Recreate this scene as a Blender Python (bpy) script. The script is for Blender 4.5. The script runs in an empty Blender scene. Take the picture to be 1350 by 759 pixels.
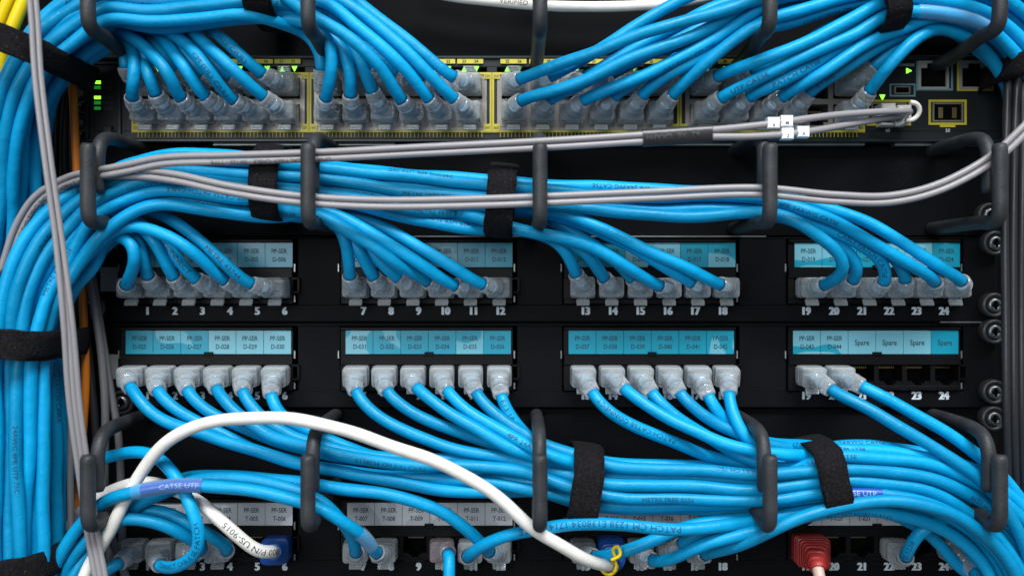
import bpy, bmesh, math, random
import numpy as np
from mathutils import Vector, kdtree
random.seed(7); rng = np.random.default_rng(7)
SC = bpy.context.scene; COL = SC.collection
S = 0.385          # millimetres per photo pixel on the panel plane
D = 450.0          # camera distance from the panel plane, mm

# ------------------------------------------------------------------ camera
cam_d = bpy.data.cameras.new('camera'); cam = bpy.data.objects.new('camera', cam_d); COL.objects.link(cam)
cam.location = (0, -D/1000, 0); cam.rotation_euler = (math.pi/2, 0, 0)
cam_d.lens = 36*D/(1350*S); cam_d.clip_start = 0.01; cam_d.clip_end = 100
cam_d.dof.use_dof = True; cam_d.dof.focus_distance = (D-22)/1000; cam_d.dof.aperture_fstop = 5.6
SC.camera = cam
# ------------------------------------------------------------------ world + lamps
w = bpy.data.worlds.new('World'); SC.world = w; w.use_nodes = True
w.node_tree.nodes['Background'].inputs[0].default_value = (0.55, 0.62, 0.7, 1)
w.node_tree.nodes['Background'].inputs[1].default_value = 0.32
def area(name, loc, target, sx, sy, power, col=(1, 1, 1), spread=180):
    l = bpy.data.lights.new(name, 'AREA'); l.shape = 'RECTANGLE'; l.size = sx; l.size_y = sy; l.energy = power; l.color = col; l.spread = math.radians(spread)
    o = bpy.data.objects.new(name, l); COL.objects.link(o); o.location = loc
    o.rotation_euler = (Vector(target)-Vector(loc)).to_track_quat('-Z', 'Y').to_euler()
area('ceiling_lamp', (0.25, -1.0, 1.15), (0.06, 0, -0.16), 1.3, 0.42, 6.6, (0.97, 0.985, 1), 62)
area('front_fill', (-0.5, -1.5, 0.35), (0.05, 0, -0.1), 0.9, 0.7, 2.3, (0.95, 0.98, 1), 70)  # added weak fill from the front, stands for no actual fixture
SC.view_settings.view_transform = 'Standard'; SC.view_settings.look = 'None'
SC.view_settings.exposure = 0; SC.view_settings.gamma = 1
SC.render.engine = 'CYCLES'
SC.cycles.max_bounces = 8; SC.cycles.transparent_max_bounces = 16

# ------------------------------------------------------------------ helpers
def P(px, py, z=0.0):
    f = (D-z)/D
    return np.array([(px-675)*S*f, (379.5-py)*S*f, z])
def F(px, py, z=0.0):               # position on the flat panel faces (millimetres)
    return np.array([(px-675)*S, (379.5-py)*S, z])

class MB:
    def __init__(s): s.v = []; s.f = []; s.m = []; s.sm = []
    def add(s, vs, fs, mat=0, smooth=False):
        o = len(s.v); s.v += [tuple(float(c) for c in p) for p in vs]
        s.f += [tuple(i+o for i in f) for f in fs]; s.m += [mat]*len(fs); s.sm += [smooth]*len(fs)
    def box(s, x0, x1, y0, y1, z0, z1, mat=0, ch=0.0):
        if ch > 0:                   # chamfered front edges
            a = [(x0, y0, z0), (x1, y0, z0), (x1, y1, z0), (x0, y1, z0)]
            b = [(x0, y0, z1-ch), (x1, y0, z1-ch), (x1, y1, z1-ch), (x0, y1, z1-ch)]
            c = [(x0+ch, y0+ch, z1), (x1-ch, y0+ch, z1), (x1-ch, y1-ch, z1), (x0+ch, y1-ch, z1)]
            fs = [(3, 2, 1, 0), (8, 9, 10, 11)]
            for k in (0, 4):
                for i in range(4): fs.append((k+i, k+(i+1) % 4, k+4+(i+1) % 4, k+4+i))
            s.add(a+b+c, fs, mat)
        else:
            vs = [(x0, y0, z0), (x1, y0, z0), (x1, y1, z0), (x0, y1, z0), (x0, y0, z1), (x1, y0, z1), (x1, y1, z1), (x0, y1, z1)]
            s.add(vs, [(3, 2, 1, 0), (4, 5, 6, 7), (0, 1, 5, 4), (1, 2, 6, 5), (2, 3, 7, 6), (3, 0, 4, 7)], mat)
    def pbox(s, px0, px1, py0, py1, z0, z1, mat=0, ch=0.0):   # pixel bounds on the flat face
        a = F(px0, py1); b = F(px1, py0); s.box(a[0], b[0], a[1], b[1], z0, z1, mat, ch)
    def build(s, name, mats, parent=None):
        me = bpy.data.meshes.new(name)
        off = Vector(parent['_o']) if parent is not None and '_o' in parent.keys() else Vector((0, 0, 0))
        vs = [(x*.001-off.x, -z*.001-off.y, y*.001-off.z) for x, y, z in s.v]
        me.from_pydata(vs, [], s.f)
        if not isinstance(mats, (list, tuple)): mats = [mats]
        for m in mats: me.materials.append(m)
        me.polygons.foreach_set('material_index', s.m); me.polygons.foreach_set('use_smooth', s.sm); me.update()
        o = bpy.data.objects.new(name, me); COL.objects.link(o)
        if parent is not None:
            o.parent = parent; o['_o'] = list(off)
        return o
def tag(o, label=None, cat=None, group=None, kind=None):
    if label: o['label'] = label
    if cat: o['category'] = cat
    if group: o['group'] = group
    if kind: o['kind'] = kind
    return o
def thing(name, p, label, cat, group=None):
    o = bpy.data.objects.new(name, None); COL.objects.link(o); o.empty_display_size = 0.01
    o.location = (p[0]*.001, -p[2]*.001, p[1]*.001); o['_o'] = list(o.location)
    return tag(o, label, cat, group)

# ------------------------------------------------------------------ materials
def mat(name, col, rough=0.5, metal=0.0, spec=0.5, bump=0.0, bscale=300, var=0.0, vscale=40, emit=None, coat=0.0, objvar=0.0, rvar=0.0, speck=0.0):
    m = bpy.data.materials.new(name); m.use_nodes = True; nt = m.node_tree; n = nt.nodes; L = nt.links
    b = n['Principled BSDF']; b.inputs['Base Color'].default_value = (*col, 1); b.inputs['Roughness'].default_value = rough
    b.inputs['Metallic'].default_value = metal; b.inputs['Specular IOR Level'].default_value = spec
    b.inputs['Coat Weight'].default_value = coat
    tc = n.new('ShaderNodeTexCoord')
    if var > 0 or objvar > 0 or rvar > 0:
        nz = n.new('ShaderNodeTexNoise'); nz.inputs['Scale'].default_value = vscale; nz.inputs['Detail'].default_value = 5
        L.new(tc.outputs['Object'], nz.inputs['Vector'])
        mr = n.new('ShaderNodeMapRange'); mr.inputs['From Min'].default_value = .3; mr.inputs['From Max'].default_value = .7
        mr.inputs['To Min'].default_value = 1-var; mr.inputs['To Max'].default_value = 1+var
        L.new(nz.outputs['Fac'], mr.inputs['Value'])
        val = mr.outputs['Result']
        if objvar > 0:
            oi = n.new('ShaderNodeObjectInfo'); m2 = n.new('ShaderNodeMapRange')
            m2.inputs['To Min'].default_value = 1-objvar; m2.inputs['To Max'].default_value = 1+objvar
            L.new(oi.outputs['Random'], m2.inputs['Value'])
            mu = n.new('ShaderNodeMath'); mu.operation = 'MULTIPLY'; L.new(val, mu.inputs[0]); L.new(m2.outputs['Result'], mu.inputs[1]); val = mu.outputs[0]
        h = n.new('ShaderNodeHueSaturation'); h.inputs['Color'].default_value = (*col, 1); L.new(val, h.inputs['Value'])
        L.new(h.outputs['Color'], b.inputs['Base Color'])
        if rvar > 0:
            m3 = n.new('ShaderNodeMapRange'); m3.inputs['From Min'].default_value = .3; m3.inputs['From Max'].default_value = .7
            m3.inputs['To Min'].default_value = rough-rvar; m3.inputs['To Max'].default_value = rough+rvar
            L.new(nz.outputs['Fac'], m3.inputs['Value']); L.new(m3.outputs['Result'], b.inputs['Roughness'])
    if speck > 0:
        sn = n.new('ShaderNodeTexNoise'); sn.inputs['Scale'].default_value = 1300; sn.inputs['Detail'].default_value = 2; L.new(tc.outputs['Object'], sn.inputs['Vector'])
        sn2 = n.new('ShaderNodeTexNoise'); sn2.inputs['Scale'].default_value = 16; L.new(tc.outputs['Object'], sn2.inputs['Vector'])
        ad = n.new('ShaderNodeMath'); ad.operation = 'MULTIPLY_ADD'; ad.inputs[1].default_value = .35; L.new(sn2.outputs['Fac'], ad.inputs[0]); L.new(sn.outputs['Fac'], ad.inputs[2])
        rm = n.new('ShaderNodeMapRange'); rm.inputs['From Min'].default_value = .90; rm.inputs['From Max'].default_value = .97; rm.inputs['To Max'].default_value = speck; L.new(ad.outputs[0], rm.inputs['Value'])
        mxs = n.new('ShaderNodeMix'); mxs.data_type = 'RGBA'; L.new(rm.outputs['Result'], mxs.inputs[0]); mxs.inputs[7].default_value = (.25, .26, .28, 1)
        if b.inputs['Base Color'].is_linked: L.new(b.inputs['Base Color'].links[0].from_socket, mxs.inputs[6])
        else: mxs.inputs[6].default_value = (*col, 1)
        L.new(mxs.outputs[2], b.inputs['Base Color'])
    if bump > 0:
        nb = n.new('ShaderNodeTexNoise'); nb.inputs['Scale'].default_value = bscale; nb.inputs['Detail'].default_value = 3
        L.new(tc.outputs['Object'], nb.inputs['Vector'])
        bp = n.new('ShaderNodeBump'); bp.inputs['Strength'].default_value = bump; bp.inputs['Distance'].default_value = 0.0006
        L.new(nb.outputs['Fac'], bp.inputs['Height']); L.new(bp.outputs['Normal'], b.inputs['Normal'])
    if emit:
        b.inputs['Emission Color'].default_value = (*emit[0], 1); b.inputs['Emission Strength'].default_value = emit[1]
    return m
def clear_mat(name, col, alpha, rough):
    m = bpy.data.materials.new(name); m.use_nodes = True; nt = m.node_tree; n = nt.nodes; L = nt.links
    b = n['Principled BSDF']; b.inputs['Base Color'].default_value = (*col, 1); b.inputs['Roughness'].default_value = rough
    b.inputs['Specular IOR Level'].default_value = 0.9
    tc = n.new('ShaderNodeTexCoord'); nb = n.new('ShaderNodeTexNoise'); nb.inputs['Scale'].default_value = 420; L.new(tc.outputs['Object'], nb.inputs['Vector']); bp = n.new('ShaderNodeBump'); bp.inputs['Strength'].default_value = .14; bp.inputs['Distance'].default_value = .0004; L.new(nb.outputs['Fac'], bp.inputs['Height']); L.new(bp.outputs['Normal'], b.inputs['Normal'])
    b.inputs['Coat Weight'].default_value = 0.8; b.inputs['Coat Roughness'].default_value = 0.08
    t = n.new('ShaderNodeBsdfTransparent'); t.inputs[0].default_value = (0.93, 0.96, 1, 1)
    lw = n.new('ShaderNodeLayerWeight'); lw.inputs['Blend'].default_value = 0.35
    mr = n.new('ShaderNodeMapRange'); mr.inputs['To Min'].default_value = alpha; mr.inputs['To Max'].default_value = min(1, alpha+0.62)
    L.new(lw.outputs['Facing'], mr.inputs['Value'])
    mx = n.new('ShaderNodeMixShader'); L.new(mr.outputs['Result'], mx.inputs[0]); L.new(t.outputs[0], mx.inputs[1]); L.new(b.outputs[0], mx.inputs[2])
    L.new(mx.outputs[0], n['Material Output'].inputs['Surface'])
    return m
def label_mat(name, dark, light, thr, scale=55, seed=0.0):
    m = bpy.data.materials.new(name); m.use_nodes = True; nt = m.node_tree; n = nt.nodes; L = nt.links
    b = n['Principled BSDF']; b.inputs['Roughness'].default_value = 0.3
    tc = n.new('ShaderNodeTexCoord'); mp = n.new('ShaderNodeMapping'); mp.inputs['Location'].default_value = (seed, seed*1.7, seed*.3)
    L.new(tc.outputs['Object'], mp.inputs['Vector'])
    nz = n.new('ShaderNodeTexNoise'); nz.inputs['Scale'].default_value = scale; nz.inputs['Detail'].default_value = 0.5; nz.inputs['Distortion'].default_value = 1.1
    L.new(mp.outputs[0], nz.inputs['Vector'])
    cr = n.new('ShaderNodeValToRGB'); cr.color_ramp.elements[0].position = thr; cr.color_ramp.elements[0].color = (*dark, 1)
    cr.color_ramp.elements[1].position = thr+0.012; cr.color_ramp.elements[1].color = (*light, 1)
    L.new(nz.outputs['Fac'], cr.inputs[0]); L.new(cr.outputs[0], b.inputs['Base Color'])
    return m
BLUE = (0.0, 0.272, 0.535)
M = dict(
    blue=mat('blue_jacket', BLUE, 0.44, bump=0.8, bscale=190, var=.12, vscale=45, objvar=.18, spec=.42, rvar=.10, speck=.12),
    white=mat('white_jacket', (0.72, 0.70, 0.65), 0.42, bump=0.5, bscale=200, var=.08, vscale=60),
    grey=mat('grey_jacket', (0.25, 0.24, 0.25), 0.38, bump=0.15, bscale=300, var=.04),
    dgrey=mat('dark_grey_jacket', (0.10, 0.10, 0.105), 0.4, bump=0.15, bscale=300),
    black=mat('black_jacket', (0.018, 0.018, 0.02), 0.36, bump=0.2, bscale=300),
    orange=mat('orange_jacket', (0.62, 0.17, 0.01), 0.42),
    yellow=mat('yellow_jacket', (0.80, 0.58, 0.0), 0.42),
    beige=mat('beige_jacket', (0.50, 0.36, 0.30), 0.45),
    print_=mat('print_ink', (0.001, 0.035, 0.11), 0.6), printg=mat('grey_print_ink', (0.06, 0.055, 0.06), 0.6),
    panel=mat('black_panel', (0.0036, 0.0040, 0.0050), 0.55, bump=0.15, bscale=1500, var=.35, vscale=25, spec=.07, rvar=.08, speck=.18),
    plate=mat('black_plate', (0.0032, 0.0036, 0.0045), 0.6, bump=0.15, bscale=1500, var=.3, vscale=18, spec=.05, rvar=.08, speck=.14),
    plastic=mat('black_plastic', (0.0035, 0.0037, 0.0045), 0.45, bump=0.08, bscale=800, spec=.14),
    cavity=mat('port_cavity', (0.002, 0.002, 0.002), 0.7, spec=.05), contact=mat('contact_metal', (0.45, 0.33, 0.14), 0.3, 1.0),
    ring=mat('ring_plastic', (0.026, 0.028, 0.031), 0.5, bump=0.35, bscale=1100, var=.35, vscale=90, spec=.35, speck=.18),
    metal=mat('port_shield', (0.24, 0.22, 0.20), 0.45, 0.55, var=.15, vscale=200), chrome=mat('bright_metal', (0.24, 0.245, 0.25), 0.38, 1.0, bump=.4, bscale=300, var=.3, vscale=200), shield=mat('bright_shield', (0.42, 0.41, 0.38), 0.4, 0.5, var=.1, vscale=200),
    edge=mat('zinc_edge', (0.30, 0.32, 0.31), 0.4, 0.7, var=.3, vscale=60),
    rubber=mat('black_rubber', (0.028, 0.028, 0.029), 0.42, bump=.2, bscale=600, speck=.2),
    sw=mat('switch_face', (0.008, 0.0105, 0.0125), 0.45, bump=0.1, bscale=1500, spec=.3, var=.15, vscale=50),
    swbody=mat('switch_bezel', (0.008, 0.0145, 0.018), 0.38, bump=.08, bscale=900, spec=.35),
    yline=mat('yellow_ink', (0.50, 0.43, 0.025), 0.5, var=.12, vscale=90), teal=mat('teal_ink', (0.11, 0.25, 0.30), 0.5),
    ink=mat('black_ink', (0.012, 0.018, 0.03), 0.6), white_ink=mat('number_ink', (0.50, 0.56, 0.60), 0.5),
    dim_ink=mat('dim_ink', (0.05, 0.06, 0.07), 0.5),
    led=mat('lit_led', (0.1, 0.5, 0.05), 0.4, emit=((0.22, 1.0, 0.03), 2.6)), led2=mat('dim_led', (0.02, 0.2, 0.03), 0.4, emit=((0.02, 0.5, 0.05), 0.35)),
    clear=clear_mat('clear_plug', (0.62, 0.64, 0.64), 0.10, 0.12), boot=clear_mat('frosted_boot', (0.62, 0.66, 0.67), 0.21, 0.16),
    latch=clear_mat('clear_latch', (0.55, 0.57, 0.55), 0.28, 0.2), sleeve=clear_mat('clear_sleeve', (0.45, 0.66, 0.80), 0.05, 0.2),
    blueboot=mat('blue_boot', (0.004, 0.07, 0.32), 0.4), redboot=mat('red_boot', (0.33, 0.022, 0.018), 0.42, bump=.2),
    pinkplug=clear_mat('pinkish_plug', (0.42, 0.34, 0.35), 0.35, 0.2),
    sblue=mat('blue_sleeve_label', (0.004, 0.07, 0.36), 0.3), swhite=mat('white_clip', (0.80, 0.82, 0.84), 0.4),
    velcro=mat('hook_and_loop', (0.0075, 0.007, 0.0085), 0.95, bump=1.0, bscale=900, var=.5, vscale=700, spec=.15, speck=.25),
    greytag=mat('grey_tag', (0.16, 0.165, 0.17), 0.5, var=.1), tubing=mat('shrink_tube', (0.022, 0.02, 0.022), 0.35, bump=.3, bscale=200),
    ltext=mat('label_ink', (0.012, 0.035, 0.06), 0.6),
    conn=mat('cream_connector', (0.62, 0.60, 0.55), 0.4),
)
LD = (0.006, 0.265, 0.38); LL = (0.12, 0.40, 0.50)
M['blue'].node_tree.nodes['Principled BSDF'].inputs['Specular Tint'].default_value = (.55, .9, 1, 1)
M['wires'] = mat('wire_core', (0.16, 0.27, 0.34), 0.5, var=.3, vscale=400)
M['inkpale'] = mat('sleeve_ink', (0.30, 0.45, 0.66), 0.5)
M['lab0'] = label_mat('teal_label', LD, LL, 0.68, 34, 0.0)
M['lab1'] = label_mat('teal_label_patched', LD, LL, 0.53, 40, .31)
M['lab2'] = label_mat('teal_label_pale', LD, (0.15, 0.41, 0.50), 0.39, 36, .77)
M['labg'] = label_mat('grey_label', (0.52, 0.54, 0.56), (0.66, 0.68, 0.70), 0.55, 50, .5)
for k_ in ('blue', 'white'):
    pass

# ------------------------------------------------------------------ text
_tc = {}
def text_geo(s, off=0.018):
    """unit text (height of a capital = 1), starting at x=0, y centred"""
    if (s, off) in _tc: return _tc[(s, off)]
    c = bpy.data.curves.new('t', 'FONT'); c.body = s; c.size = 1.0; c.resolution_u = 2; c.offset = off
    o = bpy.data.objects.new('t', c); COL.objects.link(o)
    dg = bpy.context.evaluated_depsgraph_get(); me = o.evaluated_get(dg).to_mesh()
    vs = np.array([v.co[:] for v in me.vertices]).reshape(-1, 3); fs = [tuple(p.vertices) for p in me.polygons]
    o.to_mesh_clear(); bpy.data.objects.remove(o); bpy.data.curves.remove(c)
    vs = vs[:, :2]/0.70; vs[:, 1] -= 0.5; vs[:, 0] -= vs[:, 0].min()
    _tc[(s, off)] = (vs, fs, vs[:, 0].max()); return _tc[(s, off)]
def flat_text(mb, s, cx, cy, z, h, matidx=0, sx=1.0, bold=0):
    vs, fs, wd = text_geo(s)
    for k in range(bold+1):
        dx = (k-(bold)/2)*h*0.09
        mb.add([((x-wd/2)*h*sx+cx+dx, y*h+cy, z+k*0.004) for x, y in vs], fs, matidx)
def bent_text_geo(s):
    vs, fs, wd = text_geo(s, -0.002)
    bm = bmesh.new(); bv = [bm.verts.new((x, y, 0)) for x, y in vs]
    for f in fs:
        try: bm.faces.new([bv[i] for i in f])
        except ValueError: pass
    for y in (-.3, -.1, .1, .3):
        bmesh.ops.bisect_plane(bm, geom=bm.verts[:]+bm.edges[:]+bm.faces[:], plane_co=(0, y, 0), plane_no=(0, 1, 0))
    bm.verts.index_update()
    r = (np.array([v.co[:2] for v in bm.verts]), [tuple(v.index for v in f.verts) for f in bm.faces], wd)
    bm.free(); return r

# ------------------------------------------------------------------ setting
mb = MB(); mb.box(-420, 420, -300, 300, -75, -70)
tag(mb.build('cabinet_interior', M['cavity']), kind='structure')

# rack rails with holes and cup-washer screws
def rail(px0, px1, label):
    mb = MB(); x0 = F(px0, 0)[0]; x1 = F(px1, 0)[0]
    xc0, xc1 = (x0+x1)/2-3.2, (x0+x1)/2+3.2; ys = list(np.arange(-180, 190, 15.0))
    mb.box(x0, xc0, -190, 190, -12, -8); mb.box(xc1, x1, -190, 190, -12, -8)
    for y in ys: mb.box(xc0, xc1, y, y+8.5, -12, -8)
    mb.box(x0, x0+2, -190, 190, -60, -12)
    t = thing('rack_rail', (x0, -190, -8), label, 'rack rail', 'rails of the rack')
    mb.build('upright', M['panel'], t); return t
rail(100, 124, 'black steel rack rail with holes beside the left cable trunk')
rail(1296, 1326, 'black steel rack rail with screws at the right edge')
def ring_pts(cx, cy, r, z, n): return [(cx+r*math.cos(2*math.pi*i/n), cy+r*math.sin(2*math.pi*i/n), z) for i in range(n)]
def lathe(mb, cx, cy, prof, n=24, mat=0, smooth=True):
    vs = []; fs = []
    for r, z in prof: vs += ring_pts(cx, cy, r, z, n)
    for k in range(len(prof)-1):
        for i in range(n): fs.append((k*n+i, k*n+(i+1) % n, (k+1)*n+(i+1) % n, (k+1)*n+i))
    fs.append(tuple(range((len(prof)-1)*n, len(prof)*n)))
    mb.add(vs, fs, mat, smooth)
def screw(px, py, z, label):
    c = F(px, py, z)
    t = thing('rack_screw', c, label, 'screw', 'screws with cup washers')
    a = MB(); lathe(a, c[0], c[1], [(5.8, z-4), (6.3, z-2), (6.3, z+1.2), (5.6, z+2.4), (4.6, z+2.0), (4.0, z+.2)]); a.build('cup_washer', M['rubber'], t)
    b = MB(); lathe(b, c[0], c[1], [(3.9, z), (3.8, z+1.6), (3.1, z+2.7), (1.8, z+3.1), (1.4, z+1.9), (.3, z+1.7)])
    h = b.build('screw_head', M['chrome'], t)
    s = MB(); s.box(c[0]-2.1, c[0]+2.1, c[1]-.35, c[1]+.35, z+2.4, z+3.6); s.box(c[0]-.35, c[0]+.35, c[1]-2.1, c[1]+2.1, z+2.4, z+3.63); s.build('cross_slot', M['cavity'], h)
nm = ['topmost', 'second', 'third', 'fourth', 'fifth', 'sixth', 'seventh', 'eighth']
for i, (x, y) in enumerate([(1307, 283), (1314, 320), (1313, 402), (1313, 437), (1313, 517), (1312, 552), (1308, 745)]):
    screw(675+(x-675)*.985, 379.5+(y-379.5)*.985, 4, f'{nm[i]} cup washer screw down the right rack rail')
for i, (x, y) in enumerate([(112, 66), (110, 102), (111, 142), (112, 180)]):
    screw(x-1, y, -2, f'{nm[i]} cup washer screw left of the switch lights')
for i, (x, y) in enumerate([(120, 405), (158, 530)]):
    screw(x+4, y, 0, ['cup washer screw left of port number 1 of the upper patch panel', 'cup washer screw low at the left end of the middle patch panel'][i])

# ------------------------------------------------------------------ tubes
def frames(pts):
    T = np.gradient(pts, axis=0); T /= np.linalg.norm(T, axis=1)[:, None]+1e-9
    n = np.array([1., 0, 0]) if abs(T[0][0]) < .9 else np.array([0, 1., 0])
    N = []; 
    for t in T:
        n = n-t*np.dot(n, t); n /= np.linalg.norm(n)+1e-9; N.append(n.copy())
    N = np.array(N); return T, N, np.cross(T, N)
def tube(mb, pts, rad, n=12, mat=0, cap=True):
    pts = np.asarray(pts, float); T, N, B = frames(pts); m = len(pts)
    r = np.full(m, rad) if np.isscalar(rad) else np.asarray(rad)
    a = np.linspace(0, 2*np.pi, n, endpoint=False)
    vs = (pts[:, None, :]+r[:, None, None]*(np.cos(a)[None, :, None]*N[:, None, :]+np.sin(a)[None, :, None]*B[:, None, :])).reshape(-1, 3)
    fs = [(k*n+i, k*n+(i+1) % n, (k+1)*n+(i+1) % n, (k+1)*n+i) for k in range(m-1) for i in range(n)]
    if cap: fs += [tuple(range(n))[::-1], tuple(range((m-1)*n, m*n))]
    mb.add(vs, fs, mat, True)
def spline(cp, step):
    cp = np.asarray(cp, float); ext = np.vstack([2*cp[0]-cp[1], cp, 2*cp[-1]-cp[-2]]); out = []
    for i in range(1, len(ext)-2):
        p0, p1, p2, p3 = ext[i-1:i+3]
        t0 = 0; t1 = t0+np.linalg.norm(p1-p0)**.5; t2 = t1+np.linalg.norm(p2-p1)**.5; t3 = t2+np.linalg.norm(p3-p2)**.5
        for t in np.linspace(t1, t2, 24, endpoint=False):
            A1 = (t1-t)/(t1-t0)*p0+(t-t0)/(t1-t0)*p1; A2 = (t2-t)/(t2-t1)*p1+(t-t1)/(t2-t1)*p2; A3 = (t3-t)/(t3-t2)*p2+(t-t2)/(t3-t2)*p3
            B1 = (t2-t)/(t2-t0)*A1+(t-t0)/(t2-t0)*A2; B2 = (t3-t)/(t3-t1)*A2+(t-t1)/(t3-t1)*A3
            out.append((t2-t)/(t2-t1)*B1+(t-t1)/(t2-t1)*B2)
    out.append(cp[-1]); return resample(np.array(out), step)
def resample(p, step):
    s = np.r_[0, np.cumsum(np.linalg.norm(np.diff(p, axis=0), axis=1))]; n = max(4, int(s[-1]/step)+1)
    t = np.linspace(0, s[-1], n); return np.stack([np.interp(t, s, p[:, k]) for k in range(3)], 1)
def smooth(p, it=2, keep=4):
    p = p.copy()
    for _ in range(it):
        q = p.copy(); q[1:-1] = .25*p[:-2]+.5*p[1:-1]+.25*p[2:]; q[:keep] = p[:keep]; p = q
    return p

# ------------------------------------------------------------------ cable management panels with rings
RINGS = []
def bend(pts, r=7): return spline(pts, 2.0)
def mgmt(py0, py1, label, tiptop, bot, first):
    t = thing('cable_management_panel', F(675, py1, -4), label, 'cable manager', 'cable management panels')
    mb = MB(); mb.pbox(112, 1312, py0, py1, -10, -4, ch=.6)
    mb.build('plate', M['plate'], t)
    for k, fx in enumerate([116, 406, 712, 1015, 1318]):
        # front position in photo pixels at z=60; the arms run straight back to the plate
        X = P(fx, 0, 60)[0]; yb = P(0, bot, 60)[1]; yt = P(0, tiptop, 60)[1]
        m = MB(); Z = 60
        yroot = max(yb+2, F(0, py1-12)[1]) if py0 > 300 else max(yb, F(0, py1-10)[1]) if py0 > 100 else yb+1
        xr = X
        low = [(xr, yroot, -4), (xr, yroot, 20), (xr, yb+3.3+(yroot-yb)*.15, 46), (X, yb+3.3, 54), (X, yb+5, 58.5), (X, yb+9.5, Z), (X, yb+16, Z), (X, (yb+yt)/2, Z), (X, yt-.8, Z)]
        pl = spline(low, 1.6); r = np.full(len(pl), 3.3); r[-1] = 2.6
        tube(m, pl, r, 16)
        ys = F(0, py0+8)[1]
        top = [(X, ys, -4), (X, ys, 20), (X, ys-1, 40), (X, ys-3.5, 47), (X, ys-9, 50.5), (X, ys-16, 51), (X, ys-27, 51)]
        pu = spline(top, 1.6); r = np.full(len(pu), 3.2); r[-1] = 2.5
        tube(m, pu, r, 16)
        m.build('cable_ring', M['ring'], t)
        RINGS.append(pl); RINGS.append(pu)
    return t
mgmt(-44, 77, 'black cable management panel above the switch at the top edge', -80, 46, 0)
mgmt(190, 311, 'black cable management panel between the switch and upper patch panel', 187, 302, 0)
mgmt(539, 652, 'black cable management panel under the middle patch panel', 597, 706, 0)

# ------------------------------------------------------------------ patch panels
GC = [277, 566, 859, 1154]; PITCH = 37.0
PORTS = {}
def socket(mb, cx, cy, w, h, z1, mat_frame=0, mat_in=1, contacts=2, up=False):
    """framed RJ45 opening: cx,cy centre (mm), w,h opening; stepped key notch at the latch side"""
    s = -1 if not up else 1
    x0, x1, y0, y1 = cx-w/2, cx+w/2, cy-h/2, cy+h/2
    mb.box(x0-1, x1+1, y0-3, y1+3, z1-13, z1-12, mat_in)
    k = 2.1
    if not up:
        mb.box(x0, cx-3.1, y0, y0+k, z1-11.9, z1-.3, mat_frame); mb.box(cx+3.1, x1, y0, y0+k, z1-11.9, z1-.3, mat_frame)
        mb.box(cx-3.1, cx-1.7, y0, y0+k*.5, z1-11.9, z1-.5, mat_frame); mb.box(cx+1.7, cx+3.1, y0, y0+k*.5, z1-11.9, z1-.5, mat_frame)
    else:
        mb.box(x0, cx-3.1, y1-k, y1, z1-11.9, z1-.3, mat_frame); mb.box(cx+3.1, x1, y1-k, y1, z1-11.9, z1-.3, mat_frame)
        mb.box(cx-3.1, cx-1.7, y1-k*.5, y1, z1-11.9, z1-.5, mat_frame); mb.box(cx+1.7, cx+3.1, y1-k*.5, y1, z1-11.9, z1-.5, mat_frame)
    for i in range(8):
        x = cx-3.6+i*1.02; yy = y1-1.2 if not up else y0+.5
        mb.box(x-.22, x+.22, yy-1.0, yy, z1-11, z1-5, contacts)
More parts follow.
